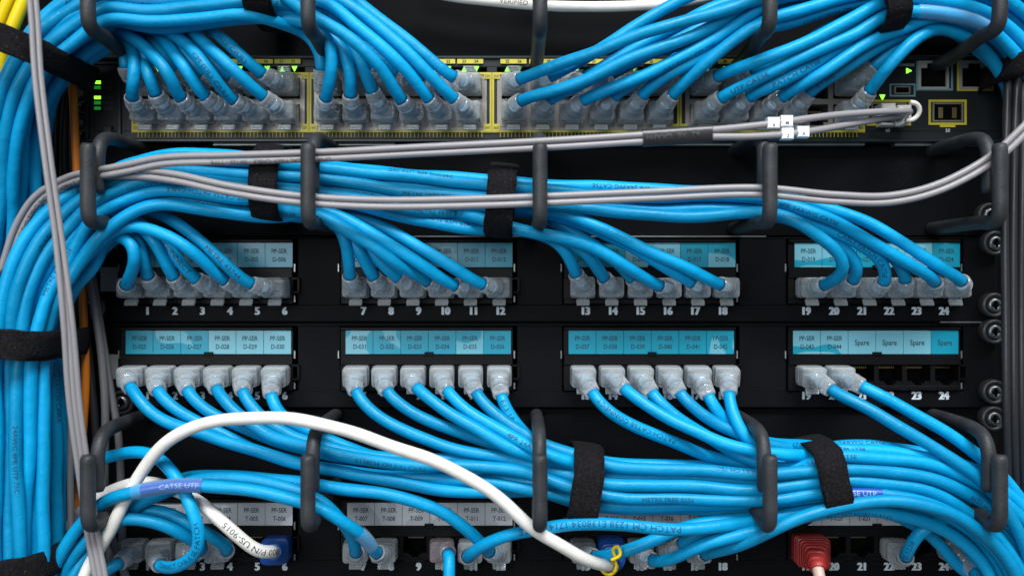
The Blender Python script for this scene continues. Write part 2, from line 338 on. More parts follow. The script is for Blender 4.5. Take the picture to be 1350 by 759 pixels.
def patch_panel(row, py0, py1, ly0, ly1, pcy, ncy, prefix, texts, mats_, label):
    t = thing('ethernet_patch_panel', F(675, py1, 0), label, 'patch panel', 'patch panels')
    mb = MB(); zt = 0.0
    top, botm = ly0-5, pcy+(21.5 if row < 3 else 19)
    xs = [112]
    for c in GC: xs += [c-118, c+116]
    xs.append(1312)
    mb.pbox(112, 1312, py0, top, -3, zt, ch=.4); mb.pbox(112, 1312, botm, py1-1, -3, zt, ch=.4)
    for k in range(0, 10, 2): mb.pbox(xs[k], xs[k+1], top, botm, -3, zt)
    mb.pbox(112, 1312, py0, py1-1, -20, -18)
    mb.pbox(112, 1312, py0-.8, py0+1, -18, -3.2)
    mb.build('face_plate', M['panel'], t)
    if row < 3:
        e = MB()
        e.pbox(*( (545, 1010) if row == 1 else (1240, 1300)), py0-2.2, py0-.9, -2, 0.0); e.build('edge_glint', M['edge'], t)  # bright strip standing in for the glint on the panel's top edge
        q = MB(); q.pbox(133, 156, ly0+32, ly0+64, 0, .5); q.build('blank_tag', M['greytag'], t)
    for g, c in enumerate(GC):
        md = MB(); L, R = c-116, c+110
        a = F(L, top+1); b = F(R, botm-1)
        w = 31*S; h = 27*S
        xa, xb = F(L, 0)[0], F(R, 0)[0]; ya = F(0, top+1)[1]; yl0 = F(0, ly0)[1]; yl1 = F(0, ly1)[1]; yo1 = F(0, pcy)[1]+h/2; yo0 = yo1-h; yb_ = F(0, botm-1)[1]
        z = 1.6
        md.box(xa, xb, yl0+.1, ya, -2, z+1.0, 0, .3)           # lip above the label
        md.box(xa, xb, yl1, yl0, -2, z-.4)                      # label backing
        md.box(xa, xb, yo1, yl1-.02, -2, z+.7, 0, .3)          # bar between label and ports
        md.box(xa, xb, yb_, yo0, -2, z, 0, .3)                  # bar below the ports
        cx6 = [F(c+(i-2.5)*PITCH, 0)[0] for i in range(6)]
        edges = [xa]+[v for x in cx6 for v in (x-w/2, x+w/2)]+[xb]
        for k in range(0, 14, 2): md.box(edges[k], edges[k+1], yo0, yo1, -11, z-.2)
        for x in cx6:
            md.box(x-5.0, x+5.0, yo0-2.0, yo0-1.1, z-.05, z+.7)      # little catch under each port
        md.box(xb-.1, xb+3.2, F(0, pcy+6)[1], F(0, pcy+4)[1], -1, z+.6); md.box(xb-.1, xb+3.2, F(0, pcy-14)[1], F(0, pcy-12)[1], -1, z+.6)
        md.box(xb+2.4, xb+3.4, F(0, pcy+5)[1], F(0, pcy-13)[1], -1, z+.6)
        mx = F(c, 0)[0]; md.box(mx-2.2, mx+2.2, yl1-.5, yl1+1.4, z-.3, z+1.5, 0, .3)
        fr = md.build('port_module', M['plastic'], t)
        for (u0, u1, w0, w1) in ((R+1.2, R+3, pcy-32, pcy-22), (R+1.2, R+3, pcy+10, pcy+18), (L-4, L-2.6, pcy-32, pcy-22)):
            cl = MB(); cl.pbox(u0, u1, w0, w1, 0, 1.2); cl.build('metal_clip', M['edge'], fr)
        for i, x in enumerate(cx6):
            n = g*6+i+1
            sm = MB(); socket(sm, x, (yo0+yo1)/2, w, h, z-.2); sm.build('port_socket', [M['plastic'], M['cavity'], M['contact']], fr)
            PORTS[(row, n)] = np.array([x, (yo0+yo1)/2+.3, z])
            lm = MB(); lx = F(c+(i-2.5)*36.3+(-1 if row == 2 else 1), 0)[0]; lw = 36.3*S/2
            lm.box(lx-lw+.12, lx+lw-.12, yl1+.35, yl0-.15, z-.4, z-.1, 0)
            tx = texts(n); cy = (yl0+yl1)/2
            if tx:
                if tx[1]:
                    flat_text(lm, tx[0], lx+.2, cy+2.1, z-.05, 2.3, 1, .82, 0); flat_text(lm, tx[1], lx+.2, cy-2.1, z-.05, 2.3, 1, .82, 0)
                else: flat_text(lm, tx[0], lx, cy, z-.05, 2.7, 1, .85, 0)
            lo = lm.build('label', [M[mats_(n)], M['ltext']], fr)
    for g, c in enumerate(GC):
        for i in range(6):
            n = g*6+i+1; nb = MB(); x = F(c+(i-2.5)*36.2+(8 if g == 0 else 4 if g in (1, 2) else 0), 0)[0]; y = F(0, ncy)[1]
            flat_text(nb, str(n), x, y, .06, 3.8, 0, .9, 2)
            nb.build('port_number', M['white_ink'], t)
    return t
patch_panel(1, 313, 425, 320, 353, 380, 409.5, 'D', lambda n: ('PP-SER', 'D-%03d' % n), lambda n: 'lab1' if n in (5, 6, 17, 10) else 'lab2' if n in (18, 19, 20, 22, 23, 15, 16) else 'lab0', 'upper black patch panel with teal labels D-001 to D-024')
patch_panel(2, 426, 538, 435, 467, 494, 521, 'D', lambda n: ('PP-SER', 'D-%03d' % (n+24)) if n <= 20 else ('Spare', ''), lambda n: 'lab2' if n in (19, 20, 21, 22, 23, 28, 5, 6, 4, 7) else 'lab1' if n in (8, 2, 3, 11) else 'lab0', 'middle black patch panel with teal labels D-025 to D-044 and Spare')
patch_panel(3, 653, 766, 661, 692, 719, 746, 'T', lambda n: ('PP-SER', 'T-%03d' % n), lambda n: 'labg', 'lower black patch panel with grey labels T-001 to T-024')
PLATE_EDGE = MB()

# ------------------------------------------------------------------ network switch
sw = thing('network_switch', F(720, 188, 0), 'black network switch with yellow port outlines and green status lights', 'network switch')
ZS = 2.0
mb = MB()
swx = [[675+(a+b*i-675)*.975 for i in range(6)] for a, b in ((190, 36.8), (431, 37.6), (677, 38.6), (930, 38.6))]
SY = [117, 154]
ow, oh = 31*S, 24*S
# face plate around port blocks
mb.pbox(118, 1322, 78, 84+6, -12, ZS, ch=.3); mb.pbox(118, 1322, 173.5, 188, -12, ZS, ch=.3)
bx = []
for g in swx: bx.append((g[0]-22, g[5]+22))
cur = 118
for (a, b) in bx+[(1322, 1322)]:
    mb.pbox(cur, a, 90, 173.5, -12, ZS); cur = b
mb.pbox(118, 1322, 78, 188, -30, -14)
mb.build('face_plate', M['sw'], sw)
b = MB(); b.pbox(116, 1324, 75.5, 80, -12, ZS+1.6, ch=.5); b.pbox(116, 1324, 184, 189, -12, ZS+1.8, ch=.5); b.pbox(116, 121, 80.2, 183.8, -12, ZS+1.6); b.pbox(1317, 1324, 80.2, 183.8, -12, ZS+1.6)
b.pbox(158, 163, 84, 180, ZS, ZS+1.0, ch=.3); b.pbox(124, 127, 84, 180, ZS, ZS+.7); b.pbox(127, 158, 84, 86, ZS, ZS+.7); b.pbox(127, 158, 178, 180, ZS, ZS+.7); b.pbox(142, 153, 174, 178-3, ZS, ZS+1.2)
b.build('bezel', M['swbody'], sw)
e = MB(); e.pbox(700, 1140, 189.3, 191.6, -8, 0); e.pbox(1180, 1300, 189.3, 192, -8, 0); e.pbox(280, 520, 189.3, 191.2, -8, -1)
e.build('chassis_edge', M['edge'], sw)
for i, (y, m_, on) in enumerate([(110, 'led', 1), (117, 'led2', 0), (130, 'led', 1), (137, 'led2', 0), (144, 'led2', 0)]):
    c = F(131, y); l = MB(); l.box(c[0]-1.6, c[0]+1.6, c[1]-.75, c[1]+.75, ZS, ZS+.5, 0, .3); l.build('status_light', M[m_], sw)
    tt = MB(); flat_text(tt, ['SYST', 'RPS', 'STAT', 'DPLX', 'SPED'][i], F(145, y)[0], c[1], ZS+.03, 1.7, 0, .9); tt.build('lettering', M['dim_ink'], sw)
c = F(145, 176); k = MB(); k.box(c[0]-2.4, c[0]+2.4, c[1]-1.2, c[1]+3.2, ZS, ZS+1.5, 0, .4); k.build('mode_button', M['swbody'], sw)
def tri(mb, px, py, up, r=3.4, mat=0, right=False):
    c = F(px, py)[:2]; r *= S; z = ZS+.35
    if right: pts = [(c[0]-r, c[1]+r), (c[0]-r, c[1]-r), (c[0]+r, c[1])]
    elif up: pts = [(c[0]-r, c[1]-r), (c[0]+r, c[1]-r), (c[0], c[1]+r)]
    else: pts = [(c[0]-r, c[1]+r), (c[0], c[1]-r), (c[0]+r, c[1]+r)]
    vs = [(x, y, z) for x, y in pts]+[(x, y, ZS-.2) for x, y in pts]
    mb.add(vs, [(0, 1, 2), (3, 4, 1, 0), (4, 5, 2, 1), (5, 3, 0, 2)], mat)
def outline(mb, x0, x1, y0, y1, wd, z0, z1, mat=0):
    mb.pbox(x0, x1, y0, y0+wd, z0, z1, mat); mb.pbox(x0, x1, y1-wd, y1, z0, z1, mat)
    mb.pbox(x0, x0+wd, y0+wd+.05, y1-wd-.05, z0, z1, mat); mb.pbox(x1-wd, x1, y0+wd+.05, y1-wd-.05, z0, z1, mat)
for g, xs in enumerate(swx):
    bk = MB(); a, bb = xs[0]-21.5, xs[5]+21.5
    bw = ow/S; cen = [x for x in xs]
    edges = [a]+[v for x in cen for v in (x-bw/2, x+bw/2)]+[bb]
    for k in range(0, 14, 2): bk.pbox(edges[k], edges[k+1], 104, 166.5, -12, ZS+.4, 0)
    bk.pbox(a, bb, 98, 104-.05, -12, ZS+.2, 0); bk.pbox(a, bb, 166.55, 173, -12, ZS+.4, 0); bk.pbox(a, bb, 132, 139, -12, ZS+.3, 0)
    for x in cen: bk.pbox(x-17, x-9, 163, 168, -4, ZS+.9, 0); bk.pbox(x+9, x+17, 163, 168, -4, ZS+.9, 0)
    blk = bk.build('port_block', M['metal'], sw)
    for r_ in range(2):
        for i, x in enumerate(cen):
            c = F(x, SY[r_]); s_ = MB(); socket(s_, c[0], c[1], ow, oh, ZS-.1, up=(r_ == 0)); s_.build('port_socket', [M['plastic'], M['cavity'], M['contact']], blk)
            PORTS[('s', g, r_, i)] = np.array([c[0], c[1], ZS])
    yl = MB()
    gl = a-4 if g == 0 else (swx[g-1][5]+xs[0])/2+.3; gr = bb+4 if g == 3 else (swx[g+1][0]+xs[5])/2-.3
    outline(yl, gl, gr, 97.5, 176, 2.6, ZS+.5, ZS+.9)
    for x in np.arange(a+4, bb-2, 4.9): yl.pbox(x, x+.8, 176.1, 182, ZS+.2, ZS+.6)
    n0 = g*12
    tg = MB()
    for i, x in enumerate(cen):
        yl.pbox(x-17, x+17, 80.8, 86.6, ZS+1.7, ZS+2.0)
    
    for (q0, q1) in ((gl+1, gl+10), (gr-10, gr-1)): yl.pbox(q0, q1, 165, 174.5, ZS+.92, ZS+1.2); yl.pbox(q0, q1, 99, 106, ZS+.92, ZS+1.2)
    yl.build('yellow_outline', M['yline'], sw)
    tx = MB()
    for i, x in enumerate(cen):
        for q in range(2):
            cc = F(x-8+16*q, 83.7); flat_text(tx, str(n0+i*2+1+q), cc[0], cc[1], ZS+2.04, 1.55, 0, .9, 1)
    for (x, y, s_) in ((gl+5.5, 170, n0+2), (gr-5.5, 170, n0+12), (gl+5.5, 102.5, n0+1), (gr-5.5, 102.5, n0+11)):
        cc = F(x, y); flat_text(tx, '%dX' % s_, cc[0], cc[1], ZS+1.24, 1.5, 0, .8)
    tx.build('lettering', M['ink'], sw)
    for i, x in enumerate(cen):
        for q in range(2):
            if g == 3 and i == 4: continue
            l = MB(); tri(l, x-8+16*q, 92.5, q == 0); l.build('link_light', M['led'] if (i*2+q+g) % 5 != 3 else M['led2'], sw)
# right-hand ports
def rj_single(px, py, wd, hg, ink, name):
    c = F(px, py); m = MB(); w_, h_ = wd*S, hg*S
    m.box(c[0]-w_/2-1.4, c[0]+w_/2+1.4, c[1]+h_/2, c[1]+h_/2+1.2, ZS, ZS+1.2); m.box(c[0]-w_/2-1.4, c[0]+w_/2+1.4, c[1]-h_/2-1.2, c[1]-h_/2, ZS, ZS+1.2)
    m.box(c[0]-w_/2-1.4, c[0]-w_/2, c[1]-h_/2, c[1]+h_/2, ZS, ZS+1.2); m.box(c[0]+w_/2, c[0]+w_/2+1.4, c[1]-h_/2, c[1]+h_/2, ZS, ZS+1.2)
    m.box(c[0]-w_/2+.02, c[0]-3.2, c[1]+h_/2-2.4, c[1]+h_/2-.02, ZS, ZS+1.1); m.box(c[0]+3.2, c[0]+w_/2-.02, c[1]+h_/2-2.4, c[1]+h_/2-.02, ZS, ZS+1.1)
    o = m.build(name, M['shield'], sw)
    d = MB(); d.box(c[0]-w_/2, c[0]+w_/2, c[1]-h_/2, c[1]+h_/2, ZS-.1, ZS+.05); d.build('opening', M['cavity'], o)
rj_single(1227, 101, 33, 31, 0, 'console_port'); rj_single(1281, 101, 33, 31, 0, 'management_port')
t_ = MB(); outline(t_, 1196+9, 1256-3, 81.5+1, 121, 2.4, ZS+.3, ZS+.6); outline(t_, 1170, 1204, 112, 129, 2.2, ZS+.3, ZS+.6); t_.build('teal_outline', M['teal'], sw)
y_ = MB(); outline(y_, 1258.5, 1306, 81.5, 121.5, 2.4, ZS+.3, ZS+.6); outline(y_, 1221, 1271, 133, 166, 3, ZS+.3, ZS+.6); y_.pbox(1236, 1256, 166.1, 169, ZS+.3, ZS+.6)
outline(y_, 1140, 1198, 133, 167, 3, ZS+.3, ZS+.6); y_.build('yellow_outline', M['yline'], sw)
u = MB(); u.pbox(1176, 1197, 112.5+3, 125.5, ZS+.1, ZS+.8); ub = u.build('usb_port', M['metal'], sw)
u = MB(); u.pbox(1178, 1195, 117, 124, ZS+.82, ZS+.9); u.build('opening', M['cavity'], ub)
for (a0, a1) in ((1226, 1266), (1146, 1192)):
    f_ = MB(); outline(f_, a0, a1, 137, 162, 2, ZS+.1, ZS+1.0); o = f_.build('fibre_slot', M['metal'], sw)
    f_ = MB(); f_.pbox(a0+2, a1-2, 139, 160, ZS+.05, ZS+.15); f_.build('opening', M['cavity'], o)
    f_ = MB(); f_.pbox(a0+8, a0+14, 143, 157, ZS+.2, ZS+.5); f_.pbox(a1-14, a1-8, 143, 157, ZS+.2, ZS+.5); f_.build('spring_finger', M['contact'], o)
tt = MB(); c = F(1247, 173); flat_text(tt, '50', c[0], c[1], ZS+.05, 1.7); c = F(1168, 173); flat_text(tt, '49', c[0], c[1], ZS+.05, 1.7)
c = F(1192, 87); flat_text(tt, 'CONSOLE', c[0], c[1], ZS+.05, 1.3); tt.build('lettering', M['white_ink'], sw)
l = MB(); tri(l, 1196, 95, True, 3.6, right=True); l.build('link_light', M['led'], sw)
l = MB(); tri(l, 1161, 130, False, 3.6); l.build('link_light', M['led'], sw)

# ------------------------------------------------------------------ cables: layout
CAB = []     # dicts: id, name,label,cat,group, pts(raw mm), r, plug, kind
def cable(cid, port, path, label, kind='blue', r=2.87, plug='clear', up=False, name='patch_cable', cat='network cable', group='blue patch cables', endport=False):
    cp = []
    if port is not None:
        p0 = PORTS[port]; cp += [p0, p0+np.array([0, 0, 9.0])]
        tip = P(*path[0]) if len(path[0]) == 3 else P(path[0][0], path[0][1], 25)
        d = tip-(p0+np.array([0, 0, 9.0])); cp += [p0+np.array([0, 0, 9.0])+d*np.array([.28, .28, .55])]
        cp.append(tip); path = path[1:]
    for q in path: cp.append(P(*q))
    CAB.append(dict(id=cid, port=port, cp=np.array(cp), label=label, kind=kind, r=r, plug=plug if port is not None else None, up=up, name=name, cat=cat, group=group, text=None))
    return CAB[-1]
def st(c, v, u): 
    cx, cy, nx, ny, h, zc, hz = c
    return (cx+nx*h*v, cy+ny*h*v, zc+u*hz)
GN = ['leftmost', 'second', 'third', 'rightmost']
ordn = ['first', 'second', 'third', 'fourth', 'fifth', 'sixth']

# upper patch panel -> middle bundle -> left trunk
MBs = [(1000, 268, 0, 1, 18, 30, 5), (850, 265, 0, 1, 18, 30, 5), (700, 268, 0, 1, 24, 30, 9), (550, 258, 0, 1, 28, 30, 9),
       (420, 250, 0, 1, 31, 31, 10), (300, 243, 0, 1, 37, 32, 12), (205, 247, .1, 1, 40, 33, 12), (143, 268, .3, .95, 41, 35, 12),
       (92, 312, .68, .73, 46, 40, 12), (52, 372, .92, .38, 42, 42, 15), (36, 450, 1, .1, 38, 38, 18), (36, 600, 1, 0, 40, 36, 18), (36, 800, 1, 0, 40, 36, 18)]
row1 = {
 1: [(165, 379), (177, 348, 36), (178, 322, 40), (165, 303, 36), (140, 300, 36)],
 2: [(195, 367), (188, 338, 33), (181, 312, 34), (160, 297, 32)],
 3: [(230, 368), (216, 342, 32), (198, 314, 34), (165, 296, 32)],
 4: [(260, 371), (237, 346, 30), (208, 316, 30), (172, 294, 28)],
 5: [(296, 371), (252, 330, 38), (205, 303, 40), (150, 291, 40)],
 6: [(330, 376), (290, 341, 32), (238, 297, 30), (195, 278, 26), (155, 276, 24)],
 7: [(461, 367), (459, 335, 33), (447, 303, 34), (425, 287, 32)],
 8: [(494, 368), (475, 335, 32), (455, 308, 32), (430, 289, 30)],
 9: [(527, 368), (502, 347, 28), (474, 316, 28), (440, 292, 26)],
 10: [(564, 371), (520, 346, 37), (474, 315, 40), (425, 290, 40), (380, 282, 38)],
 11: [(601, 378), (548, 345, 36), (500, 314, 37), (445, 288, 36), (395, 272, 34)],
 12: [(636, 376), (580, 341, 32), (520, 307, 30), (460, 285, 28), (400, 268, 26)],
 13: [(758, 360), (748, 328, 32), (732, 306, 32), (705, 294, 30)],
 14: [(797, 368), (774, 334, 33), (748, 311, 34), (712, 297, 34)],
 15: [(834, 368), (812, 344, 28), (776, 321, 27), (730, 303, 26), (700, 294, 24)],
 16: [(870, 378), (820, 347, 36), (770, 318, 38), (715, 299, 38), (660, 288, 36)],
 17: [(914, 374), (862, 343, 31), (800, 310, 30), (735, 288, 30)],
 18: [(951, 376), (890, 347, 35), (820, 313, 36), (755, 285, 36), (700, 276, 34)],
 19: [(1083, 377), (1112, 360, 40), (1110, 337, 44), (1078, 309, 44), (1035, 290, 42)],
 20: [(1122, 373), (1133, 355, 32), (1124, 336, 34), (1085, 309, 32), (1040, 288, 30)],
 21: [(1165, 377), (1168, 352, 32), (1140, 326, 34), (1092, 303, 36), (1045, 284, 36)],
 22: [(1195, 377), (1190, 352, 28), (1160, 327, 28), (1110, 302, 26), (1050, 278, 26)],
 23: [(1237, 374), (1192, 343, 36), (1122, 304, 40), (1060, 276, 42)],
 24: [(1272, 373), (1212, 336, 32), (1135, 290, 30), (1062, 266, 28)]}
us = [-.9, .8, -.2, .35]
perm = {19: 1.0, 20: .5, 21: .6, 22: .0, 23: -.3, 24: -.8}
for n, path in row1.items():
    g = (n-1)//6; path = list(path); i6 = (n-1) % 6
    u = us[(n*3) % 4]*.75+.25; k = 24-n
    if g == 0: u = -.3-.23*(i6 % 4)
    jit = random.uniform(-.05, .05)
    si = {3: 0, 2: 2, 1: 4, 0: 6}[g]
    if g == 0 and n in (1, 5): si = 8
    elif g == 0: si = 7
    if g == 1: si = 5
    if g == 2: si = 3
    for s in range(si, len(MBs)):
        cnt = 6 if s < 2 else 12 if s < 4 else 18 if s < 6 else 24
        kk = k
        if s < 2: v = perm.get(n, 0)
        else: v = -1+2*kk/(cnt-1)
        v = max(-1, min(1, v+jit))
        if s >= 8: v = max(-1, min(1, v+.1*math.sin(n*2.3+s*.9)))
        path.append(st(MBs[s], v, u+.15*math.sin(n+s)))
    cable('r1_%d' % n, (1, n), path, f'blue cable, {ordn[i6]} plug of the {GN[g]} port group on the upper patch panel')

# switch blocks one and two -> top bundle -> left trunk
TL = [(345, 0, 0, 1, 18, 32, 10), (270, 4, 0, 1, 22, 32, 10), (200, 8, 0, 1, 24, 33, 11), (140, 20, .3, .95, 32, 35, 12), (89, 48, .7, .72, 33, 36, 16),
      (45, 101, .92, .4, 28, 36, 17), (23, 180, 1, .12, 28, 30, 16), (22, 280, 1, .05, 36, 20, 10), (12, 390, 1, 0, 36, 8, 8), (5, 520, 1, 0, 36, 2, 6)]
g1L = [[(173, 132), (176, 105, 34), (172, 75, 38), (155, 47, 36)], [(205, 127), (197, 98, 32), (182, 62, 32), (155, 40, 30)],
       [(238, 132), (222, 98, 36), (190, 62, 38), (155, 42, 38)], [(269, 128), (246, 92, 33), (215, 52, 34), (180, 24, 32)],
       [(308, 134), (270, 88, 38), (230, 42, 42), (195, 20, 42)], [(347, 128), (300, 84, 35), (250, 38, 37), (215, 14, 36)]]
g1U = [[(163, 97), (166, 75, 28), (160, 52, 26)], [(195, 92), (190, 70, 28), (170, 42, 26)], [(232, 95), (212, 70, 28), (182, 38, 24)],
       [(272, 100), (240, 68, 27), (205, 30, 24)], [(305, 103), (270, 70, 27), (225, 25, 26)], [(348, 100), (312, 68, 32), (262, 28, 30), (232, 10, 28)]]
g2L = [[(428, 134), (436, 98, 35), (432, 62, 37), (410, 30, 35)], [(461, 132), (463, 95, 32), (450, 58, 32), (420, 28, 30)],
       [(490, 120), (478, 85, 29), (458, 55, 27), (425, 25, 25)], [(532, 137), (500, 88, 38), (450, 42, 42), (412, 22, 42), (385, 8, 40)],
       [(568, 134), (528, 83, 36), (470, 34, 38), (430, 6, 36)], [(599, 132), (550, 82, 34), (492, 32, 34), (445, 2, 32)]]
g2U = [[(423, 103), (425, 75, 28), (415, 45, 24)], [(455, 96), (450, 70, 28), (430, 35, 24)], [(495, 98), (470, 65, 27), (430, 25, 22)],
       [(526, 103), (490, 68, 27), (440, 22, 22)], [(563, 107), (520, 68, 27), (460, 15, 22)], [(602, 106), (545, 60, 30), (485, 14, 27), (445, -8, 24)]]
def swlab(g, r, i, tail): return f'blue cable, {ordn[i]} plug in the {"upper" if r == 0 else "lower"} row of the {GN[g]} switch port block'
for g, (Ls, Us) in enumerate(((g1L, g1U), (g2L, g2U))):
    for r_, arr in ((1, Ls), (0, Us)):
        for i, path in enumerate(arr):
            k = (11-i*2-(r_)) if g == 0 else (11-i*2-(r_))
            vfin = (-1+ (11-(i*2+1-r_))/11.5) if g == 1 else ((11-(i*2+1-r_))/11.5)
            u = (abs(us[(i*3+r_*2) % 4])*.8+.1) if g == 1 else (-.25-.25*((i+r_) % 4))
            p = list(path) if g == 1 else [q if len(q) == 2 else (q[0], q[1], q[2]-(0 if k3 < 2 else 8)) for k3, q in enumerate(path)]
            for s in range(0 if g == 1 else (3 if p[-1][0] < 175 else 3), len(TL)):
                v = vfin if s >= 3 else -1+2*(11-(i*2+1-r_))/11.
                p.append(st(TL[s], max(-1, min(1, v)), u))
            cable('s%d%d%d' % (g, r_, i), ('s', g, r_, i), p, swlab(g, r_, i, 'curving up to the left'), up=(r_ == 0))

# switch blocks three and four -> top right
TRa = [(1015, 8, -.2, 1, 28, 32, 11), (1090, -10, 0, 1, 24, 32, 10), (1180, -28, 0, 1, 24, 30, 10), (1290, -28, -.2, 1, 24, 26, 10), (1370, 20, -.8, .6, 26, 20, 9), (1400, 120, -1, 0, 26, 10, 8), (1400, 220, -1, 0, 26, 4, 6)]
g3L = [[(680, 135), (760, 110, 38), (850, 70, 42), (930, 42, 42)], [(719, 134), (775, 108, 34), (860, 70, 36), (940, 42, 34)], [(764, 134), (830, 108, 35), (900, 78, 36), (965, 45, 36)],
       [(805, 129), (840, 108, 30), (900, 80, 30), (965, 48, 30)], [(844, 128), (880, 95, 34), (930, 68, 36), (985, 36, 36)], [(884, 128), (925, 88, 36), (965, 55, 40), (1000, 30, 42)]]
g3U = [[(679, 107), (760, 76, 40), (850, 42, 46), (940, 18, 46), (1000, 0, 42)], [(718, 106), (790, 66, 32), (850, 30, 32), (905, -2, 30), (960, -18, 28)], [(764, 106), (820, 75, 28), (890, 35, 28), (950, 5, 28)],
       [(795, 104), (850, 75, 26), (920, 40, 26), (970, 18, 26)], [(855, 103), (895, 75, 28), (950, 38, 27), (985, 20, 26)], [(889, 98), (925, 70, 26), (965, 42, 24), (1000, 22, 24)]]
for r_, arr in ((1, g3L), (0, g3U)):
    for i, path in enumerate(arr):
        v = -1+2*(i*2+(1 if r_ else 0))/11; u = us[(i+r_) % 4]*.6+(.4 if r_ else -.4)
        if r_ == 0 and i == 0: v, u = -.4, 1.0
        cable('s2%d%d' % (r_, i), ('s', 2, r_, i), list(path)+[st(c, v, u) for c in TRa], swlab(2, r_, i, 'rising to the right'), up=(r_ == 0))
TRb = [(1165, 22, -.1, 1, 24, 32, 9), (1240, 22, -.2, 1, 24, 30, 9), (1304, 44, -.6, .8, 22, 24, 9), (1344, 92, -.93, .36, 23, 18, 9), (1360, 150, -1, .1, 22, 6, 5), (1385, 230, -1, 0, 24, -10, 4)]
g4L = {0: [(946, 131), (1010, 100, 38), (1080, 65, 42), (1130, 42, 40)], 1: [(984, 129), (1030, 108, 36), (1090, 72, 36), (1140, 46, 34)], 2: [(1028, 129), (1080, 100, 38), (1140, 60, 38), (1190, 38, 36)],
       3: [(1064, 124), (1110, 92, 32), (1160, 60, 32), (1200, 40, 30)], 5: [(1148, 118), (1172, 88, 36), (1205, 55, 36), (1240, 38, 32)]}
g4U = {0: [(939, 103), (1010, 76, 42), (1080, 46, 44), (1130, 22, 42)], 1: [(981, 99), (1040, 72, 30), (1090, 42, 28), (1140, 14, 28)], 2: [(1025, 98), (1060, 70, 27), (1110, 40, 26), (1150, 20, 26)],
       3: [(1064, 94), (1110, 72, 28), (1150, 45, 26), (1190, 25, 24)], 5: [(1148, 90), (1175, 68, 28), (1205, 42, 26), (1240, 28, 24)]}
for r_, dd in ((1, g4L), (0, g4U)):
    for i, path in dd.items():
        v = -1+2*(i*2+(1 if r_ else 0))/11; u = us[(i+r_) % 4]*.6+(.4 if r_ else -.4)
        if i == 0: v = -.8 if r_ == 0 else -.1; u = .9
        ss = TRb if path[-1][0] < 1160 else TRb[1:] if path[-1][0] < 1215 else TRb[2:]
        cable('s3%d%d' % (r_, i), ('s', 3, r_, i), list(path)+[st(c, v, u) for c in ss], swlab(3, r_, i, 'rising to the right'), up=(r_ == 0))

# middle patch panel -> lower bundle -> right trunk
RB = [(560, 622, 0, 1, 17, 30, 6), (690, 634, 0, 1, 19, 30, 6), (810, 642, 0, 1, 30, 32, 9), (910, 642, 0, 1, 29, 32, 9), (1010, 634, 0, 1, 37, 33, 11), (1085, 624, 0, 1, 35, 34, 11),
      (1180, 628, -.05, 1, 36, 34, 11), (1250, 645, -.25, .97, 38, 34, 11), (1315, 685, -.6, .8, 40, 32, 11), (1360, 750, -.9, .4, 42, 30, 11), (1375, 830, -1, .1, 42, 28, 11)]
row2 = {
 1: [(170, 507), (196, 541, 30), (252, 567, 32), (320, 590, 34), (400, 612, 34), (470, 626, 34)],
 2: [(205, 513), (228, 537, 27), (268, 560, 26), (330, 590, 26), (400, 607, 26), (470, 620, 26)],
 3: [(244, 512), (268, 538, 27), (305, 557, 26), (345, 572, 26), (400, 592, 26), (470, 607, 26)],
 4: [(283, 510), (305, 538, 30), (345, 569, 32), (400, 588, 36), (450, 600, 38), (530, 610, 36)],
 5: [(317, 513), (340, 545, 28), (380, 570, 28), (430, 590, 28), (490, 604, 26)],
 6: [(356, 521), (372, 550, 27), (415, 574, 24), (470, 596, 22), (530, 608, 22)],
 7: [(466, 512), (492, 545, 28), (550, 573, 30), (620, 596, 30), (700, 612, 30)],
 8: [(506, 512), (532, 537, 27), (580, 560, 28), (640, 583, 26), (710, 606, 24)],
 9: [(544, 507), (580, 535, 30), (630, 563, 34), (690, 592, 36), (740, 608, 34)],
 10: [(587, 513), (620, 545, 30), (670, 578, 34), (730, 606, 38)],
 11: [(626, 517), (652, 545, 28), (700, 577, 32), (755, 602, 34)],
 12: [(660, 523), (674, 550, 27), (702, 580, 26), (750, 600, 26)],
 13: [(780, 517), (802, 542, 29), (850, 568, 30), (910, 591, 28), (970, 606, 26)],
 14: [(820, 510), (868, 544, 32), (930, 574, 38), (990, 595, 42), (1045, 606, 42)],
 15: [(858, 517), (888, 547, 28), (940, 580, 30), (990, 607, 34), (1040, 620, 36)],
 16: [(894, 517), (922, 543, 28), (965, 568, 30), (1010, 590, 32)],
 17: [(934, 524), (950, 548, 26), (975, 572, 24), (1020, 593, 24)],
 18: [(960, 517), (966, 545, 29), (983, 575, 34), (1012, 592, 30), (1050, 598, 26)]}
for n, path in row2.items():
    g = (n-1)//6; path = list(path); si = {0: 1, 1: 2, 2: 5}[g]; i6 = (n-1) % 6
    for s in range(si, len(RB)):
        if s < 2: v = [1, .5, -.3, -.7, -1, 0][i6]
        elif s < 4: v = -1+2*((11-i6*1.0) if g == 0 else (5-i6))/11
        else: v = -1+2*{0: 17-i6, 1: 11-i6, 2: 5-i6}[g]/17
        u = us[(n*3) % 4] if g != 0 else us[(n+1) % 4]
        path.append(st(RB[s], max(-1, min(1, v)), u))
    cable('r2_%d' % n, (2, n), path, f'blue cable, {ordn[i6]} plug of the {GN[g]} port group on the middle patch panel')
cable('r2_19', (2, 19), [(1092, 512), (1160, 547, 36), (1230, 592, 42), (1290, 634, 45), (1335, 690, 42), (1360, 770, 38), (1365, 830, 34)], 'blue cable, first plug of the rightmost port group on the middle patch panel')
cable('r2_20', (2, 20), [(1132, 507), (1198, 540, 32), (1258, 577, 36), (1305, 612, 36), (1345, 655, 34), (1385, 730, 30), (1395, 810, 28)], 'blue cable, second plug of the rightmost port group on the middle patch panel')

